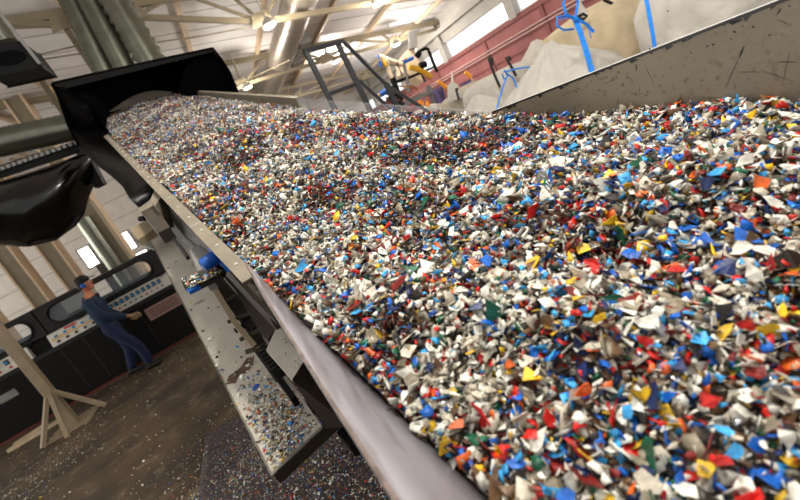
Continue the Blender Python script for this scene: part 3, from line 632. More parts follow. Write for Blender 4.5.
def flake_mesh(name, P, local, rot, cols, parent=None, seg=5):
    k = len(P); vv = np.einsum('kvi,kij->kvj', local, rot) + P[:, None]
    org = vv.reshape(-1, 3).mean(0); org[2] = vv[..., 2].min()
    vv = vv - org; me = bpy.data.meshes.new(name); me.vertices.add(k * 2 * seg); me.vertices.foreach_set('co', vv.astype(np.float32).ravel())
    base = np.arange(k)[:, None] * 2 * seg
    topf = base + np.arange(seg)[None]; botf = base + (2 * seg - 1 - np.arange(seg))[None]
    sd = np.array([[i + seg, (i + 1) % seg + seg, (i + 1) % seg, i] for i in range(seg)]).ravel()[None] + base
    loops = np.concatenate([topf, botf, sd], 1).ravel().astype(np.int32)
    tot1 = np.array([seg, seg] + [4] * seg); st1 = np.concatenate([[0], tot1.cumsum()[:-1]]); nl = tot1.sum()
    starts = (np.arange(k)[:, None] * nl + st1[None]).ravel().astype(np.int32); tots = np.tile(tot1, k).astype(np.int32)
    me.loops.add(len(loops)); me.loops.foreach_set('vertex_index', loops); me.polygons.add(len(starts)); me.polygons.foreach_set('loop_start', starts); me.polygons.foreach_set('loop_total', tots)
    for m_ in PM: me.materials.append(m_)
    me.polygons.foreach_set('material_index', np.repeat(cols, seg + 2).astype(np.int32)); me.update(calc_edges=True); me.validate()
    o = bpy.data.objects.new(name, me); col.objects.link(o); o.location = org; return o
def project(P):
    q = P - np.array(C0); z = q @ np.array(FW); return 400 + FPX * (q @ np.array(RI)) / z, 250 - FPX * (q @ np.array(UI)) / z, z
# heap body under the flakes
ss = np.concatenate([np.linspace(-.3, 2.2, 90), np.linspace(2.25, 6.1, 60)]); ww = np.linspace(WL + .004, WR - .004, 44)
Sg, Wg = np.meshgrid(ss, ww, indexing='ij'); Hg = heap_h(Sg.ravel(), Wg.ravel()) - .012; PG = pos(Sg.ravel(), Wg.ravel(), Hg).reshape(len(ss), len(ww), 3)
core = mat('flake_mass', (60, 54, 46), .7)
nt = core.node_tree; vo = nt.nodes.new('ShaderNodeTexVoronoi'); vo.inputs['Scale'].default_value = 110; g_ = nt.nodes.new('ShaderNodeNewGeometry'); nt.links.new(g_.outputs['Position'], vo.inputs['Vector'])
rp_ = nt.nodes.new('ShaderNodeValToRGB'); rp_.color_ramp.interpolation = 'CONSTANT'; sp = nt.nodes.new('ShaderNodeSeparateColor'); nt.links.new(vo.outputs['Color'], sp.inputs[0]); nt.links.new(sp.outputs[0], rp_.inputs['Fac'])
els = [(0, (46, 42, 36)), (.3, (96, 90, 80)), (.45, (24, 48, 92)), (.55, (90, 28, 24)), (.62, (30, 28, 25)), (.85, (80, 64, 44))]
rp_.color_ramp.elements[0].color = [((x / 255) ** 2.2) for x in els[0][1]] + [1]; rp_.color_ramp.elements[1].position = .3; rp_.color_ramp.elements[1].color = [((x / 255) ** 2.2) for x in els[1][1]] + [1]
for p_, c_ in els[2:]: e_ = rp_.color_ramp.elements.new(p_); e_.color = [((x / 255) ** 2.2) for x in c_] + [1]
nt.links.new(rp_.outputs['Color'], nt.nodes['Principled BSDF'].inputs['Base Color'])
bodyP = [[V(PG[i, j]) for j in range(len(ww))] for i in range(len(ss))]
hb = MB().grid(bodyP, 0, True, -n * .1).build('flake_heap', core)
tag(hb, 'densely packed body of the shredded plastic heap filling the conveyor trough', 'plastic heap', kind='stuff')
# flakes
def gen(k, s0, s1, dens=None):
    s = s0 + (s1 - s0) * RNG.random(k); w = WL + .001 + (WR - WL - .008) * RNG.random(k)
    lay = RNG.random(k); h = heap_h(s, w) - .014 + lay * .026
    size = np.exp(RNG.normal(math.log(.0068), .44, k)).clip(.0025, .019); return s, w, h, size, lay
parts = [gen(30000, -.12, 1.0), gen(38000, 1.0, 2.4), gen(52000, 2.4, 6.05)]
s, w, h, size, lay = [np.concatenate(z) for z in zip(*parts)]
asp = .45 + .5 * RNG.random(len(s))
mD = (sm(.47, .62, gnoise(s * 1.1 + w * .5, w * 2.2, 21, 2.3) * .45 + gnoise(s, w, 22, 7.) * .55)) * .95
mN = sm(1.25, .6, s); mF = sm(2.6, 4.2, s)
big = np.where(s > 2.6, .85, np.where(s < .9, 1.3, 1.08)); size = size * big
mW = .6 * sm(.55, .7, gnoise(s * 1.4, w * 2., 31, 2.6) * .5 + gnoise(s, w, 32, 9.) * .5) * (1 - mD) * .8
cols_ = pick(len(s), mD, mN * .85, mF, mW)
tilt = .45 + .55 * RNG.random(len(s)); P_ = pos(s, w, h)
loc_ = shapes(len(s), size, asp); rot_ = orient(len(s), NN, tilt)
px_, py_, pz_ = project(P_ + NN * .01)
score = size / pz_ * (lay > .8) * (px_ > 4) * (px_ < 796) * (py_ > 4) * (py_ < 496)
idx = np.argsort(-score)[:300]; mask = np.ones(len(s), bool); mask[idx] = False
fo = flake_mesh('plastic_flakes', P_[mask], loc_[mask], rot_[mask], cols_[mask])
tag(fo, 'countless mixed shredded plastic flakes covering the heap on the conveyor', 'plastic flakes', kind='stuff')
names = [a.replace('_', ' ') for a, *_ in PAL]
for i in idx:
    v_ = loc_[i] @ rot_[i]; mb = MB(); mb.add([tuple(x) for x in v_], [list(range(5)), [9, 8, 7, 6, 5]] + [[j + 5, (j + 1) % 5 + 5, (j + 1) % 5, j] for j in range(5)])
    me = bpy.data.meshes.new('plastic_flake'); me.from_pydata(mb.v, [], mb.f); me.materials.append(PM[cols_[i]]); me.update()
    o = bpy.data.objects.new('plastic_flake', me); o.location = P_[i] + NN * .003; col.objects.link(o)
    nm = names[cols_[i]]; tag(o, '%s plastic flake, one of the largest at the near end of the heap' % nm, 'plastic flake', 'large %s flakes at the near end of the heap' % nm)
# flakes on the tray, pan and covers
def scatter_poly(name, poly, h, k, size, label, wt=None, tilt=.35, layers=.004):
    ctr = []; P0 = [np.array(atH(x, y, h)) for x, y in poly]
    q = np.array(poly, float); lo = q.min(0); hi = q.max(0); out = []
    while len(out) < k:
        x, y = lo + (hi - lo) * RNG.random(2); inside = False; j = len(q) - 1
        for i in range(len(q)):
            if (q[i][1] > y) != (q[j][1] > y) and x < (q[j][0] - q[i][0]) * (y - q[i][1]) / (q[j][1] - q[i][1]) + q[i][0]: inside = not inside
            j = i
        if inside and (wt is None or RNG.random() < wt(x, y)): out.append(np.array(atH(x, y, h + .002 + RNG.random() * layers)))
    P = np.array(out); k = len(P); sz = np.exp(RNG.normal(math.log(size), .35, k)); cl = pick(k, np.zeros(k), np.zeros(k))
    o = flake_mesh(name, P, shapes(k, sz, .45 + .5 * RNG.random(k)), orient(k, NN, np.full(k, tilt)), cl); return tag(o, label, 'plastic flakes', kind='stuff')
scatter_poly('scattered_flakes', [(152, 243), (176, 232), (318, 426), (272, 470)], -.45, 1000, .0052, 'loose plastic flakes scattered over the pale side tray', lambda x, y: .02 + .9 * max(0, min(1, (y - 355) / 60)) * max(.1, 1 - abs(x - (272 + (y - 400) * .25) - 8) / 45))
scatter_poly('scattered_flakes', [(182, 280), (213, 267), (223, 271), (190, 289)], -.128, 520, .0048, 'clump of plastic flakes heaped on the small pan under the blue motor', None, .6, .02)
scatter_poly('scattered_flakes', [(269, 349), (279, 326), (304, 356), (292, 376)], -.24, 14, .003, 'few flakes resting on the small pale cover beside the tray end')
# floor: pile and litter
def floor_pts(k, fx): 
    out = []
    while len(out) < k:
        x = -5 + 7 * RNG.random(); y = .8 + 8.2 * RNG.random(); z = fx(x, y)
        if z is not None: out.append((x, y, z))
    return np.array(out)
def pileh(x, y):
    d_ = math.hypot((x + .05) / 1.15, (y - 2.75) / 1.3); return max(0, .22 * (1 - d_ ** 1.5)) if d_ < 1 else 0
rows = [[V((-1.3 + 2.6 * i / 40, 1.3 + 3. * j / 40, 0)) for j in range(41)] for i in range(41)]
for r_ in rows:
    for q in r_: q.z = pileh(q.x, q.y) + .004
tag(MB().grid(rows, 0, True, (0, 0, -.003)).build('floor_pile', core), 'body of the low pile of fine flakes on the floor under the conveyor', 'plastic heap', kind='stuff')
def fx(x, y):
    hh = pileh(x, y)
    if hh > .0: return hh + .012 * RNG.random()
    d_ = math.hypot((x + .1) / 1.3, (y - 2.8) / 1.5)
    return .003 if RNG.random() < math.exp(-(d_ - 1) * 4.5) * .5 else None
FP = floor_pts(26000, fx); k = len(FP); sz = np.exp(RNG.normal(math.log(.0072), .32, k))
tag(flake_mesh('floor_flakes', FP, shapes(k, sz, .5 + .5 * RNG.random(k)), orient(k, np.array([0, 0, 1.]), np.full(k, .5)), pick(k, np.zeros(k), np.full(k, .25))), 'fine mixed flakes covering the floor pile under the conveyor', 'plastic flakes', kind='stuff')
def fx2(x, y):
    if y > 8.4: return None
    q = gnoise(np.array([x * .8]), np.array([y * .5]), 9, 2.)[0]; r = .08 + .55 * max(0, q - .45) * 2
    dd = abs((y - 7.) - (x + 2.4) * 1.2)
    return .003 if RNG.random() < r * (.3 + math.exp(-dd * 1.2)) else None
FP = floor_pts(3000, fx2); k = len(FP); sz = np.exp(RNG.normal(math.log(.010), .35, k)); cl = pick(k, np.zeros(k), np.zeros(k)); cl[RNG.random(k) < .6] = 1
tag(flake_mesh('floor_litter', FP, shapes(k, sz, .5 + .5 * RNG.random(k)), orient(k, np.array([0, 0, 1.]), np.full(k, .25)), cl), 'pale specks of plastic litter strewn over the brown floor', 'plastic flakes', kind='stuff')
# ================================================================== STAIR RAIL
Y = 4.; SR = thing('stair_rail', (1.4, Y, 0), 'charcoal steel stair platform rail standing behind the clear panel', 'railing')
def fr(name, pts, wd=.034): 
    m = MB(); q = [atY(x, y, yy) for x, y, yy in pts]
    for a, b in zip(q, q[1:]): m.bar(a - (b - a).normalized() * wd * .4, b + (b - a).normalized() * wd * .4, wd, wd)
    return m.build(name, frame_d, SR)
fr('top_rail', [(305, 51, 4.), (340, 42, 4.15)]); fr('handrail', [(338, 43, 4.15), (343, 41, 4.15), (386, 84, 4.0), (452, 128, 3.85)], .03)
a = atY(306, 52, 4.); MB().abox(a.x - .02, a.x + .02, 3.98, 4.025, 0, a.z).build('post', frame_d, SR)
a = atY(338, 44, 4.15); MB().abox(a.x - .022, a.x + .022, 4.13, 4.17, 0, a.z).build('post', frame_d, SR)
fr('mid_rail', [(329, 94, 4.0), (354, 85, 4.15), (362, 82, 4.15)], .028); fr('lower_handrail', [(360, 81, 4.15), (400, 118, 4.05), (450, 160, 3.9)], .03)
a = atY(386, 84, 4.); MB().abox(a.x - .02, a.x + .02, 3.98, 4.02, 0, a.z).build('post', frame_d, SR)
q = atY(452, 128, 3.85); MB().abox(q.x - .025, q.x + .025, 3.83, 3.88, 0, q.z).build('post', frame_d, SR)
m = MB(); m.abox(1.1, 1.6, 4.0, 4.9, 1.15, 1.2); m.build('platform', frame_d, SR)
for k in range(5): MB().abox(1.6 + k * .16, 1.76 + k * .16, 4.05, 4.85, .98 - k * .2, 1.0 - k * .2).build('step', frame_d, SR)
for y_ in (4.03, 4.86): MB().bar((1.6, y_, 1.15), (2.5, y_, .05), .03, .14).build('stringer', frame_d, SR)
# ================================================================== FILLING MACHINE (cream pipes)
Y = 10.; FM = thing('filling_machine', (4.4, Y, 0), 'cream and yellow pipework machine with blue caps and black hose', 'machine')
g = lambda x, y, dy=0: atY(x, y, Y + dy)
fl = lambda nm, pts, ma, dy=0., th=.3: MB().prism([g(x, y, dy) for x, y in pts], (0, th, 0)).build(nm, ma, FM)
fl('upright_panel', [(409, 32), (417, 30), (417, 47), (410, 49)], grey_m, .1, .1)
fl('hopper_body', [(403, 58), (411, 47), (417, 48), (424, 69), (424, 82), (404, 72)], cream_m, .2, .5)
def pipe(nm, pts, px, ma, dy=0.): r = px / FPX * 11 / 2; return MB().tube([g(x, y, dy) for x, y in pts], r, 12).build(nm, ma, FM)
pipe('cream_arm', [(379, 56), (388, 60), (402, 65)], 5, cream_m); pipe('blue_cap', [(378, 54.5), (378.6, 59)], 2, blue_m, -.1); pipe('blue_cap', [(379.5, 61), (381, 67)], 3, blue_m, -.12); pipe('yellow_joint', [(382, 61), (386, 66)], 4.5, yellow_m, -.1)
pipe('cream_elbow', [(386, 60), (389, 70), (392, 78)], 4, cream_m, -.05); pipe('black_tube', [(392, 77), (396, 88), (401, 101)], 5.5, black_m); pipe('black_tube', [(396, 82), (406, 78)], 3, black_m)
pipe('yellow_pipe', [(409, 67), (421, 70), (432, 77)], 5, yellow_m, -.1); pipe('blue_valve', [(404, 62), (413, 58)], 3.4, blue_m, -.2); pipe('yellow_joint', [(405, 58), (407, 60)], 3, yellow_m, -.2)
pipe('white_pipe', [(417, 48), (421, 60), (424, 66)], 5, panel_w, -.1); pipe('black_hose', [(417, 54), (420, 51), (425, 48.5), (428, 49), (430, 54), (433, 62), (437, 72)], 3, black_m, -.15)
pipe('black_clamp', [(416, 53), (420, 56)], 6, black_m, -.15); pipe('black_clamp', [(420, 66), (426, 64)], 6, black_m, -.15); pipe('grey_column', [(403, 60), (407, 80), (409, 92)], 3.2, grey_m)
pipe('frame_bar', [(420, 70), (425, 82)], 2, black_m); pipe('frame_bar', [(426, 70), (431, 80)], 2, black_m); pipe('frame_bar', [(398, 82), (425, 71), (436, 66)], 2.4, black_m, .1); pipe('brass_pipe', [(399, 86), (408, 87), (418, 89)], 1.6, mat('brass', (170, 120, 60), .4, .6), -.1)
pipe('blue_pump', [(380, 95), (386, 91)], 5, blue_m, -.2); pipe('yellow_nut', [(378.5, 94), (380, 95)], 3, yellow_m, -.2); pipe('brown_hose', [(386, 97), (388, 101), (393, 102), (400, 100)], 2, redbase, -.2); pipe('pump_body', [(385, 92), (398, 94)], 5, darkst)
pipe('pump_body', [(388, 98), (404, 104)], 4, darkst)
pipe('hose', [(386, 62), (391, 66), (397, 65), (400, 70), (402, 76)], .9, rubber, -.25); pipe('hose', [(397, 61), (399, 68), (402, 74)], .9, rubber, -.25)
for x in (3.75, 5.25): MB().abox(x - .05, x + .05, Y + .3, Y + .4, 0, 2.1).build('support_leg', grey_m, FM)
MB().abox(3.7, 5.3, Y + .2, Y + .8, 1.9, 2.0).build('base_frame', grey_m, FM)
# ================================================================== BIG BAGS
def superr(a, p=3.2): return (abs(cos(a)) ** p + abs(sin(a)) ** p) ** (-1 / p)
def bigbag(cx, cy, wx, wy, prof, ma, label, rot=0., lean=(0, 0), seed=0, wr=.03, name='bulk_bag', sp=3.2):
    """prof: list of (z, radius factor)"""
    t = thing(name, (cx, cy, 0), label, 'bag'); rows = []; K = 96; zs = []
    for (z0, r0), (z1, r1) in zip(prof, prof[1:]):
        k = max(2, int((z1 - z0) / .05)); zs += [(z0 + (z1 - z0) * i / k, r0 + (r1 - r0) * (i / k)) for i in range(k)]
    zs.append(prof[-1]); ztop = prof[-1][0]; vs = []
    for z, r in zs:
        for k in range(K):
            a = 2 * pi * k / K; q = superr(a, 2 + (sp - 2) * min(1, r)); fo_ = noise.noise(V((cos(a) * 2.2, sin(a) * 2.2, z * 1.6 + seed))); nz = 1 + wr * 2.4 * fbm(cos(a) * 1.4 + seed, z * 2.2 + seed, sin(a) * 1.4, 1.) + (.02 + wr * 1.1) * (1 - abs(sin(a * 7 + seed + 5 * fo_ + z * 2.5))) * (1.25 if r < .9 else .55)
            x = cos(a) * q * wx / 2 * r * nz; y = sin(a) * q * wy / 2 * r * nz; xx = x * cos(rot) - y * sin(rot); yy = x * sin(rot) + y * cos(rot)
            f_ = z / ztop; vs.append(V((cx + xx + lean[0] * f_ ** 2, cy + yy + lean[1] * f_ ** 2, z)))
    n_ = len(zs); fs = [[i * K + k, i * K + (k + 1) % K, (i + 1) * K + (k + 1) % K, (i + 1) * K + k] for i in range(n_ - 1) for k in range(K)] + [list(range(K))[::-1], [(n_ - 1) * K + k for k in range(K)]]
    MB().add(vs, fs, 0, True).build('bag_body', ma, t); return t
def tubeY(t, nm, pts, r, ma, seg=8, flat=None): return MB().tube([atY(*p) for p in pts], r, seg, flat=flat).build(nm, ma, t)
full = [(0, .85), (.06, .97), (.5, 1.04), (.95, 1.0)]
# right white bag with blue strap
b1 = bigbag(4.1, 2.66, 1.35, 1.05, [(0, .85), (.1, .98), (.8, 1.05), (1.35, 1.03), (1.58, .99), (1.72, .85), (1.78, .55)], bag_w, 'large white woven bag with one blue strap at the top right corner', .1, seed=2, wr=.035)
MB().ribbon([atY(643, -14, 2.05), atY(648, 8, 2.0), atY(652, 30, 1.98), atY(657, 60, 1.96)], RI, .022, .005).build('lift_strap', strap_b, b1)
# central white peaked bag, broad blue bow
b2 = bigbag(3.12, 3.75, 1.45, 1.2, [(0, .85), (.1, 1.), (.8, 1.05), (1.15, 1.0), (1.38, .72), (1.58, .34), (1.68, .13), (1.74, .07)], bag_w, 'peaked white bag tied with a broad blue bow in the middle of the row', .2, seed=5, wr=.05, lean=(.12, 0))
pk = atY(575, 20, 3.25)
MB().ribbon([atY(x, y, yy) for x, y, yy in ((574, 16, 3.2), (580, 32, 3.12), (586, 50, 3.05), (592, 72, 3.0), (596, 88, 2.98))], RI, .045, .008).build('lift_strap', strap_b, b2)
for pts, wd in ((((575, 20), (566, 14), (563, 4), (567, -8), (574, -10), (578, 2), (575, 20)), .02), (((574, 18), (566, 16), (557, 17), (557, 26), (564, 30), (574, 29)), .016), (((576, 18), (586, 24), (594, 32)), .022), (((576, 20), (588, 26), (591, 38)), .008), (((572, 16), (560, 20)), .014)):
    MB().ribbon([atY(x, y, 3.15) for x, y in pts], RI + UI * .4, wd, .006).build('bow_loop', strap_b, b2)
# thin blue string bag in front-left of it
b3 = bigbag(2.80, 4.55, .62, .6, [(0, .85), (.1, 1.), (.8, 1.04), (1.2, 1.0), (1.42, .7), (1.52, .35), (1.58, .12)], bag_w, 'lower white bag tied with thin blue string beside the peaked white bag', .3, seed=8, wr=.05)
for pts in (((496, 112), (500, 96), (504, 84), (507, 76)), ((505, 72), (515, 69), (528, 67), (534, 69), (534, 74), (529, 79), (520, 82)), ((506, 73), (513, 78), (517, 88)), ((504, 70), (508, 76), (504, 79), (502, 74))):
    MB().tube([atY(x, y, 3.85) for x, y in pts], .008, 8).build('blue_string', strap_b, b3)
# beige bag behind
b4 = bigbag(4.75, 4.55, 1.25, 1.1, [(0, .85), (.1, 1.), (1.0, 1.05), (1.55, 1.02), (1.78, .95), (1.84, .6), (1.88, .3)], bag_b, 'aged beige square bag with black loop behind the peaked white bag', .25, seed=11, wr=.03, sp=5)
MB().tube([atY(x, y, 4.0) for x, y in ((604, 0), (611, 3), (615, 10), (617, 20), (618, 28), (621, 34))], .017, 8).build('lift_loop', strap_k, b4)
MB().tube([atY(x, y, 4.1) for x, y in ((577, 17), (583, 14), (587, 16), (584, 19), (577, 18))], .016, 8).build('lift_loop', strap_k, b4)
MB().tube([atY(x, y, 4.4) for x, y in ((584, 16), (580, 6), (577, -4))], [.06, .03, .012], 10).build('filling_spout', bag_w, b4)
# peaked bag further
b5 = bigbag(5.1, 6.15, .95, .9, [(0, .85), (.1, 1.), (1.0, 1.05), (1.35, .92), (1.62, .6), (1.78, .25), (1.85, .10)], bag_w, 'tall pointed white bag between the ribbed bag and the peaked one', .2, seed=14, wr=.06)
b6 = bigbag(6.05, 6.9, .9, .9, [(0, .85), (.1, 1.), (1.0, 1.05), (1.45, .95), (1.68, .6), (1.76, .25)], bag_b, 'beige crumpled bag peeping out behind the pointed white bag', 0, seed=17, wr=.06)
# ribbed cylinder bag with black loops
b7 = bigbag(3.66, 5.35, .88, .9, [(0, .85), (.1, 1.), (1.0, 1.04), (1.45, 1.02), (1.6, .97), (1.67, .8), (1.70, .4)], bag_w, 'plump white bag with two black lifting loops, left of the pointed bag', .1, seed=20, wr=.02)
MB().tube([atY(x, y, 4.78) for x, y in ((500, 87), (495, 76), (491, 66), (489, 59), (490, 57), (492, 58), (492, 65))], .016, 8).build('lift_loop', strap_k, b7)
MB().tube([atY(x, y, 4.8) for x, y in ((516, 76), (512, 68), (508, 61), (506, 58), (509, 57), (511, 60))], .016, 8).build('lift_loop', strap_k, b7)
# squat grey-beige bag with neck
b8 = bigbag(4.15, 6.95, .95, .9, [(0, .85), (.1, 1.), (1.0, 1.04), (1.5, 1.02), (1.62, .95), (1.68, .6), (1.72, .3)], bag_s, 'squat grey-beige bag with a knotted white neck and pale cord', .1, seed=23, wr=.025)
q = atY(455, 92, 6.6); MB().tube([atY(456, 100, 6.6), atY(453.5, 92, 6.6), atY(452.5, 85, 6.6), atY(452, 82, 6.6)], [.12, .1, .08, .02], 14).build('filling_spout', bag_w, b8)
MB().tube([atY(452.5, 82, 6.6), atY(452, 76, 6.6), atY(451.5, 71, 6.6)], [.018, .01, .005], 8).build('cord', rope_m, b8)
MB().tube([atY(x, y, 6.35) for x, y in ((459, 100), (457, 93), (456, 89), (458, 89))], .018, 8).build('lift_loop', strap_k, b8)
b9 = bigbag(3.95, 8.4, 1.0, .9, [(0, .85), (.1, 1.), (1.0, 1.04), (1.4, 1.0), (1.62, .8), (1.70, .3)], bag_w, 'farthest white bag, low beside the clear panel\'s right end', .1, seed=26, wr=.04)
b10 = bigbag(4.9, 8.9, .9, .9, [(0, .85), (.1, 1.), (1.0, 1.04), (1.35, 1.0), (1.52, .8), (1.58, .3)], bag_s, 'far grey-beige bag against the rose wall beneath orange handles', .1, seed=29, wr=.04)
# small things among bags: orange handled shovels, purple cloth
for i, (a, b, yy, lb) in enumerate((((438, 81), (447, 88), 7.8, 'orange handle sticking up left of the knotted bag neck'), ((419, 101), (423, 104), 8.6, 'short orange handle beside the far white bag, leftmost'), ((427, 101), (428, 107), 8.2, 'short upright orange handle near the far white bag'), ((465, 72), (471, 77), 7.4, 'orange handle rising above the purple cloth'))):
    p0, p1 = atY(*a, yy), atY(*b, yy); d_ = (p1 - p0).normalized(); g0 = V((p1.x + .12, p1.y + .1, 0)); t = thing('shovel', (g0.x, g0.y, 0), lb, 'shovel')
    MB().tube([p0, p1], .035, 8).build('handle', orange_m, t); MB().tube([p1, V((p1.x + .06, p1.y + .05, p1.z * .5)), V((g0.x, g0.y, .3))], .016, 8).build('shaft', ply, t); MB().prism([(g0.x - .12, g0.y, .3), (g0.x + .12, g0.y, .3), (g0.x + .1, g0.y, .02), (g0.x - .1, g0.y, .02)], (0, .015, 0)).build('blade', darkst, t)
for i, (px, py, yy) in enumerate(((439, 92, 8.1), (467, 86, 7.6))):
    q = atY(px, py, yy); rows = []
    for a_ in range(9):
        rows.append([V((q.x - .12 + .24 * a_ / 8, yy + .06 * sin(a_ * 1.7 + j), q.z + .08 - (q.z + .06) * j / 6)) for j in range(7)])
    for r_ in rows:
        for v_ in r_: v_.z = max(.01, v_.z)
    tag(MB().grid(rows, 0, True, (0, .01, 0)).build('cloth_sheet', purple_m), ['purple cloth hanging left of the knotted bag', 'purple cloth hanging just right of the knotted bag'][i], 'cloth')
# ================================================================== WORKER
px0, py0 = -2.60, 8.05
W = thing('person', (px0, py0, 0), 'person in dark blue work clothes and black cap walking past the dark machine', 'person')
def skinmesh(name, nodes, edges, ma, sub=2, root=0):
    me = bpy.data.meshes.new(name); me.from_pydata([V(p) for p, r in nodes], edges, []); me.materials.append(ma)
    o = bpy.data.objects.new(name, me); col.objects.link(o); o.parent = W
    mod = o.modifiers.new('skin', 'SKIN'); mod.use_smooth_shade = True
    for i, (p, r) in enumerate(nodes):
        sv = me.skin_vertices[0].data[i]; rr = r if isinstance(r, tuple) else (r, r); sv.radius = rr; sv.use_root = (i == root)
    sd_ = o.modifiers.new('sub', 'SUBSURF'); sd_.levels = sub; sd_.render_levels = sub; return o
# person local: facing +X, leaning forward slightly
hipz = .92
body = [((0, 0, hipz), (.15, .11)), ((.02, 0, 1.1), (.14, .10)), ((.05, 0, 1.28), (.17, .11)), ((.07, 0, 1.42), (.13, .09)), ((.1, 0, 1.5), .055), ((.13, 0, 1.56), .06),
        ((.06, -.19, 1.40), .06), ((.10, -.24, 1.14), .047), ((.30, -.22, .96), .036), ((.36, -.215, .93), .032),
        ((.06, .19, 1.40), .06), ((.02, .24, 1.14), .047), ((.16, .24, .93), .036), ((.21, .24, .90), .032),
        ((-.01, -.09, .86), .095), ((.12, -.10, .48), .06), ((.12, -.10, .30), .055), ((.07, -.10, .09), .04),
        ((-.03, .09, .86), .095), ((-.05, .10, .48), .06), ((-.14, .10, .30), .055), ((-.24, .10, .12), .04)]
bed = [(0, 1), (1, 2), (2, 3), (3, 4), (4, 5), (3, 6), (6, 7), (7, 8), (8, 9), (3, 10), (10, 11), (11, 12), (12, 13), (0, 14), (14, 15), (15, 16), (16, 17), (0, 18), (18, 19), (19, 20), (20, 21)]
LEAN = lambda p: (p[0] + (.10 * (1 - p[2] / .92) if p[2] < .92 else -.16 * (p[2] - .92)), p[1], p[2])
skinmesh('body', [(LEAN(p), tuple(x * .84 for x in r) if isinstance(r, tuple) else r * .84) for p, r in body], bed, skin_m)
shirt = [((0, 0, .9), (.20, .15)), ((.02, 0, 1.1), (.185, .14)), ((.05, 0, 1.27), (.215, .15)), ((.07, 0, 1.42), (.14, .10)), ((.09, 0, 1.475), .07), ((.06, -.2, 1.39), .075), ((.10, -.245, 1.14), .062), ((.30, -.222, .965), .05), ((.06, .2, 1.39), .075), ((.02, .245, 1.14), .062), ((.16, .24, .935), .05), ((.34, -.217, .94), .044)]
skinmesh('shirt', [(LEAN(p), r) for p, r in shirt], [(0, 1), (1, 2), (2, 3), (3, 4), (3, 5), (5, 6), (6, 7), (3, 8), (8, 9), (9, 10), (7, 11)], teal)
tr_ = [((0, 0, 1.04), (.17, .13)), ((-.005, 0, .9), (.185, .14)), ((0, -.10, .8), .11), ((.12, -.10, .48), .085), ((.12, -.10, .30), .08), ((.08, -.10, .1), .075), ((-.02, .10, .8), .11), ((-.05, .10, .48), .085), ((-.14, .10, .30), .08), ((-.23, .10, .13), .075)]
skinmesh('trousers', [(LEAN(p), r) for p, r in tr_], [(0, 1), (1, 2), (2, 3), (3, 4), (4, 5), (1, 6), (6, 7), (7, 8), (8, 9)], navy)
def wb(mb, name, ma): 
    mb.v = [v + V((px0, py0, 0)) for v in mb.v]; return mb.build(name, ma, W)
hc = V((.045, 0, 1.655)); mb = MB(); mb.ball(hc, (.098, .078, .12), 20, 14)
mb.ball(hc + V((.1, 0, -.01)), (.022, .014, .022), 10, 6); mb.ball(hc + V((.055, 0, -.08)), (.045, .045, .035), 12, 8)
for sy in (-1, 1): mb.ball(hc + V((-.01, .078 * sy, -.01)), (.02, .012, .032), 10, 6)
mb.ball(hc + V((.087, 0, -.055)), (.012, .026, .008), 10, 6); hd_ = wb(mb, 'head', skin_m)
for sy in (-1, 1): mb = MB(); mb.ball(hc + V((.084, .03 * sy, .015)), .011, 8, 6); wb(mb, 'eye', eye_m)
mb = MB(); mb.ball(hc + V((-.02, 0, .02)), (.095, .084, .115), 18, 12); wb(mb, 'hair', hair_m)
mb = MB(); mb.ball(hc + V((-.005, 0, .065)), (.11, .09, .085), 18, 10); mb.prism([hc + V((.06, -.07, .06)), hc + V((.06, .07, .06)), hc + V((.18, .045, .045)), hc + V((.18, -.045, .045))], (0, 0, .012)); wb(mb, 'cap', cap_m)
for sy in (-1, 1): mb = MB(); mb.ball(hc + V((.0, .092 * sy, -.01)), (.034, .018, .04), 12, 8); wb(mb, 'ear_muff', blue_m)
def hand(w0, dr, side):
    dr = V(dr).normalized(); sidev = V((0, 1, 0)) ; up_ = sidev.cross(dr).normalized(); mb = MB()
    palm = [w0, w0 + dr * .04, w0 + dr * .09]; mb.tube(palm, [.03, .042, .04], 12, flat=.6)
    for k in range(4):
        o_ = up_ * (.028 - .019 * k); ln = (.07, .08, .075, .06)[k]; p_ = w0 + dr * .085 + o_; q_ = p_ + dr * ln * .5 + V((0, .0, 0)); r_ = q_ + dr * ln * .35 - sidev * side * .02 - ZZ * .015
        mb.tube([p_, q_, r_], [.012, .011, .009], 8)
    p_ = w0 + dr * .03 + up_ * .035; mb.tube([p_, p_ + dr * .035 + up_ * .025, p_ + dr * .07 + up_ * .025], [.014, .012, .010], 8); return mb
wb(hand(V(LEAN((.36, -.215, .93))), (.9, 0, -.35), -1), 'glove', glove_m); wb(hand(V(LEAN((.21, .24, .90))), (.8, 0, -.5), 1), 'glove', glove_m)
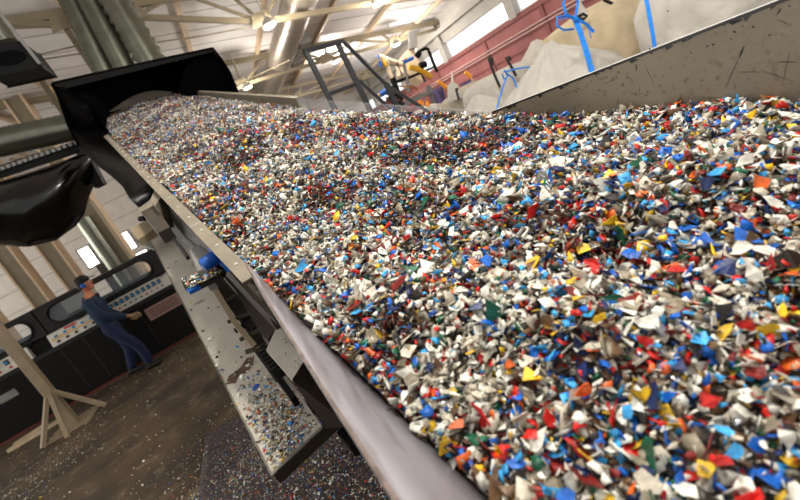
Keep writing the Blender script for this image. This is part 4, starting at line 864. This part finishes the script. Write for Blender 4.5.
for (x, y, z, a_) in ((.165, -.10, 0, 0), (-.16, .10, .03, .25)):
    mb = MB(); mb.tube([V((x - .08, y, z + .055)), V((x, y, z + .06)), V((x + .09, y, z + .045)), V((x + .17, y, z + .035))], [.045, .052, .042, .028], 12, flat=.95); mb.tube([V((x, y, z + .05)), V((x, y, z + .15))], .052, 12); wb(mb, 'boot', boot_m)
# ================================================================== CAMERA, LIGHT
cam = bpy.data.cameras.new('camera'); co = bpy.data.objects.new('camera', cam); col.objects.link(co)
Mx = Matrix((RI, UI, -FW)).transposed().to_4x4(); Mx.translation = C0; co.matrix_world = Mx
cam.sensor_width = 36; cam.lens = FPX * 36 / 800; cam.clip_start = .02; cam.clip_end = 200
cam.dof.use_dof = True; cam.dof.focus_distance = 1.35; cam.dof.aperture_fstop = 4.0
sc = bpy.context.scene; sc.camera = co
wd = bpy.data.worlds.new('world'); sc.world = wd; wd.use_nodes = True; bg = wd.node_tree.nodes['Background']; bg.inputs[0].default_value = (1, .985, .95, 1); bg.inputs[1].default_value = .8
def area(loc, tgt, sx, sy, e, colr):
    l = bpy.data.lights.new('daylight_and_fill', 'AREA'); l.shape = 'RECTANGLE'; l.size = sx; l.size_y = sy; l.energy = e; l.color = colr; o = bpy.data.objects.new('daylight_and_fill', l); col.objects.link(o); o.location = loc
    o.rotation_euler = (V(tgt) - V(loc)).to_track_quat('-Z', 'Y').to_euler()
struct(MB().abox(-20.2, -20, -6, YF, 0, 2.2).abox(-20.2, -20, -6, YF, 3.9, 4.3), 'wall_left', wallw)  # unseen left wall, built to carry the added window band
w = struct(MB().abox(-20.15, -20.05, -6, YF, 2.2, 2.28).abox(-20.15, -20.05, -6, YF, 3.82, 3.9), 'window_7', grey_m); MB().abox(-20.1, -20.09, -6, YF, 2.28, 3.82).build('pane', glass_m, w)  # unseen window band, added to go with the left area light
area((-19.8, 11, 3.05), (-8, 11, 6.0), 24, 1.5, 1900, (1, .97, .93))  # added fill from the unseen left side, aimed up to brighten the ceiling
area((XW - .2, 12, 3.02), (0, 12, 4.2), 20, .5, 110, (.93, .97, 1))  # daylight from the right-hand windows
vs_ = sc.view_settings; vs_.view_transform = 'Standard'; vs_.look = 'None'; vs_.exposure = 0; vs_.gamma = 1; vs_.use_curve_mapping = False
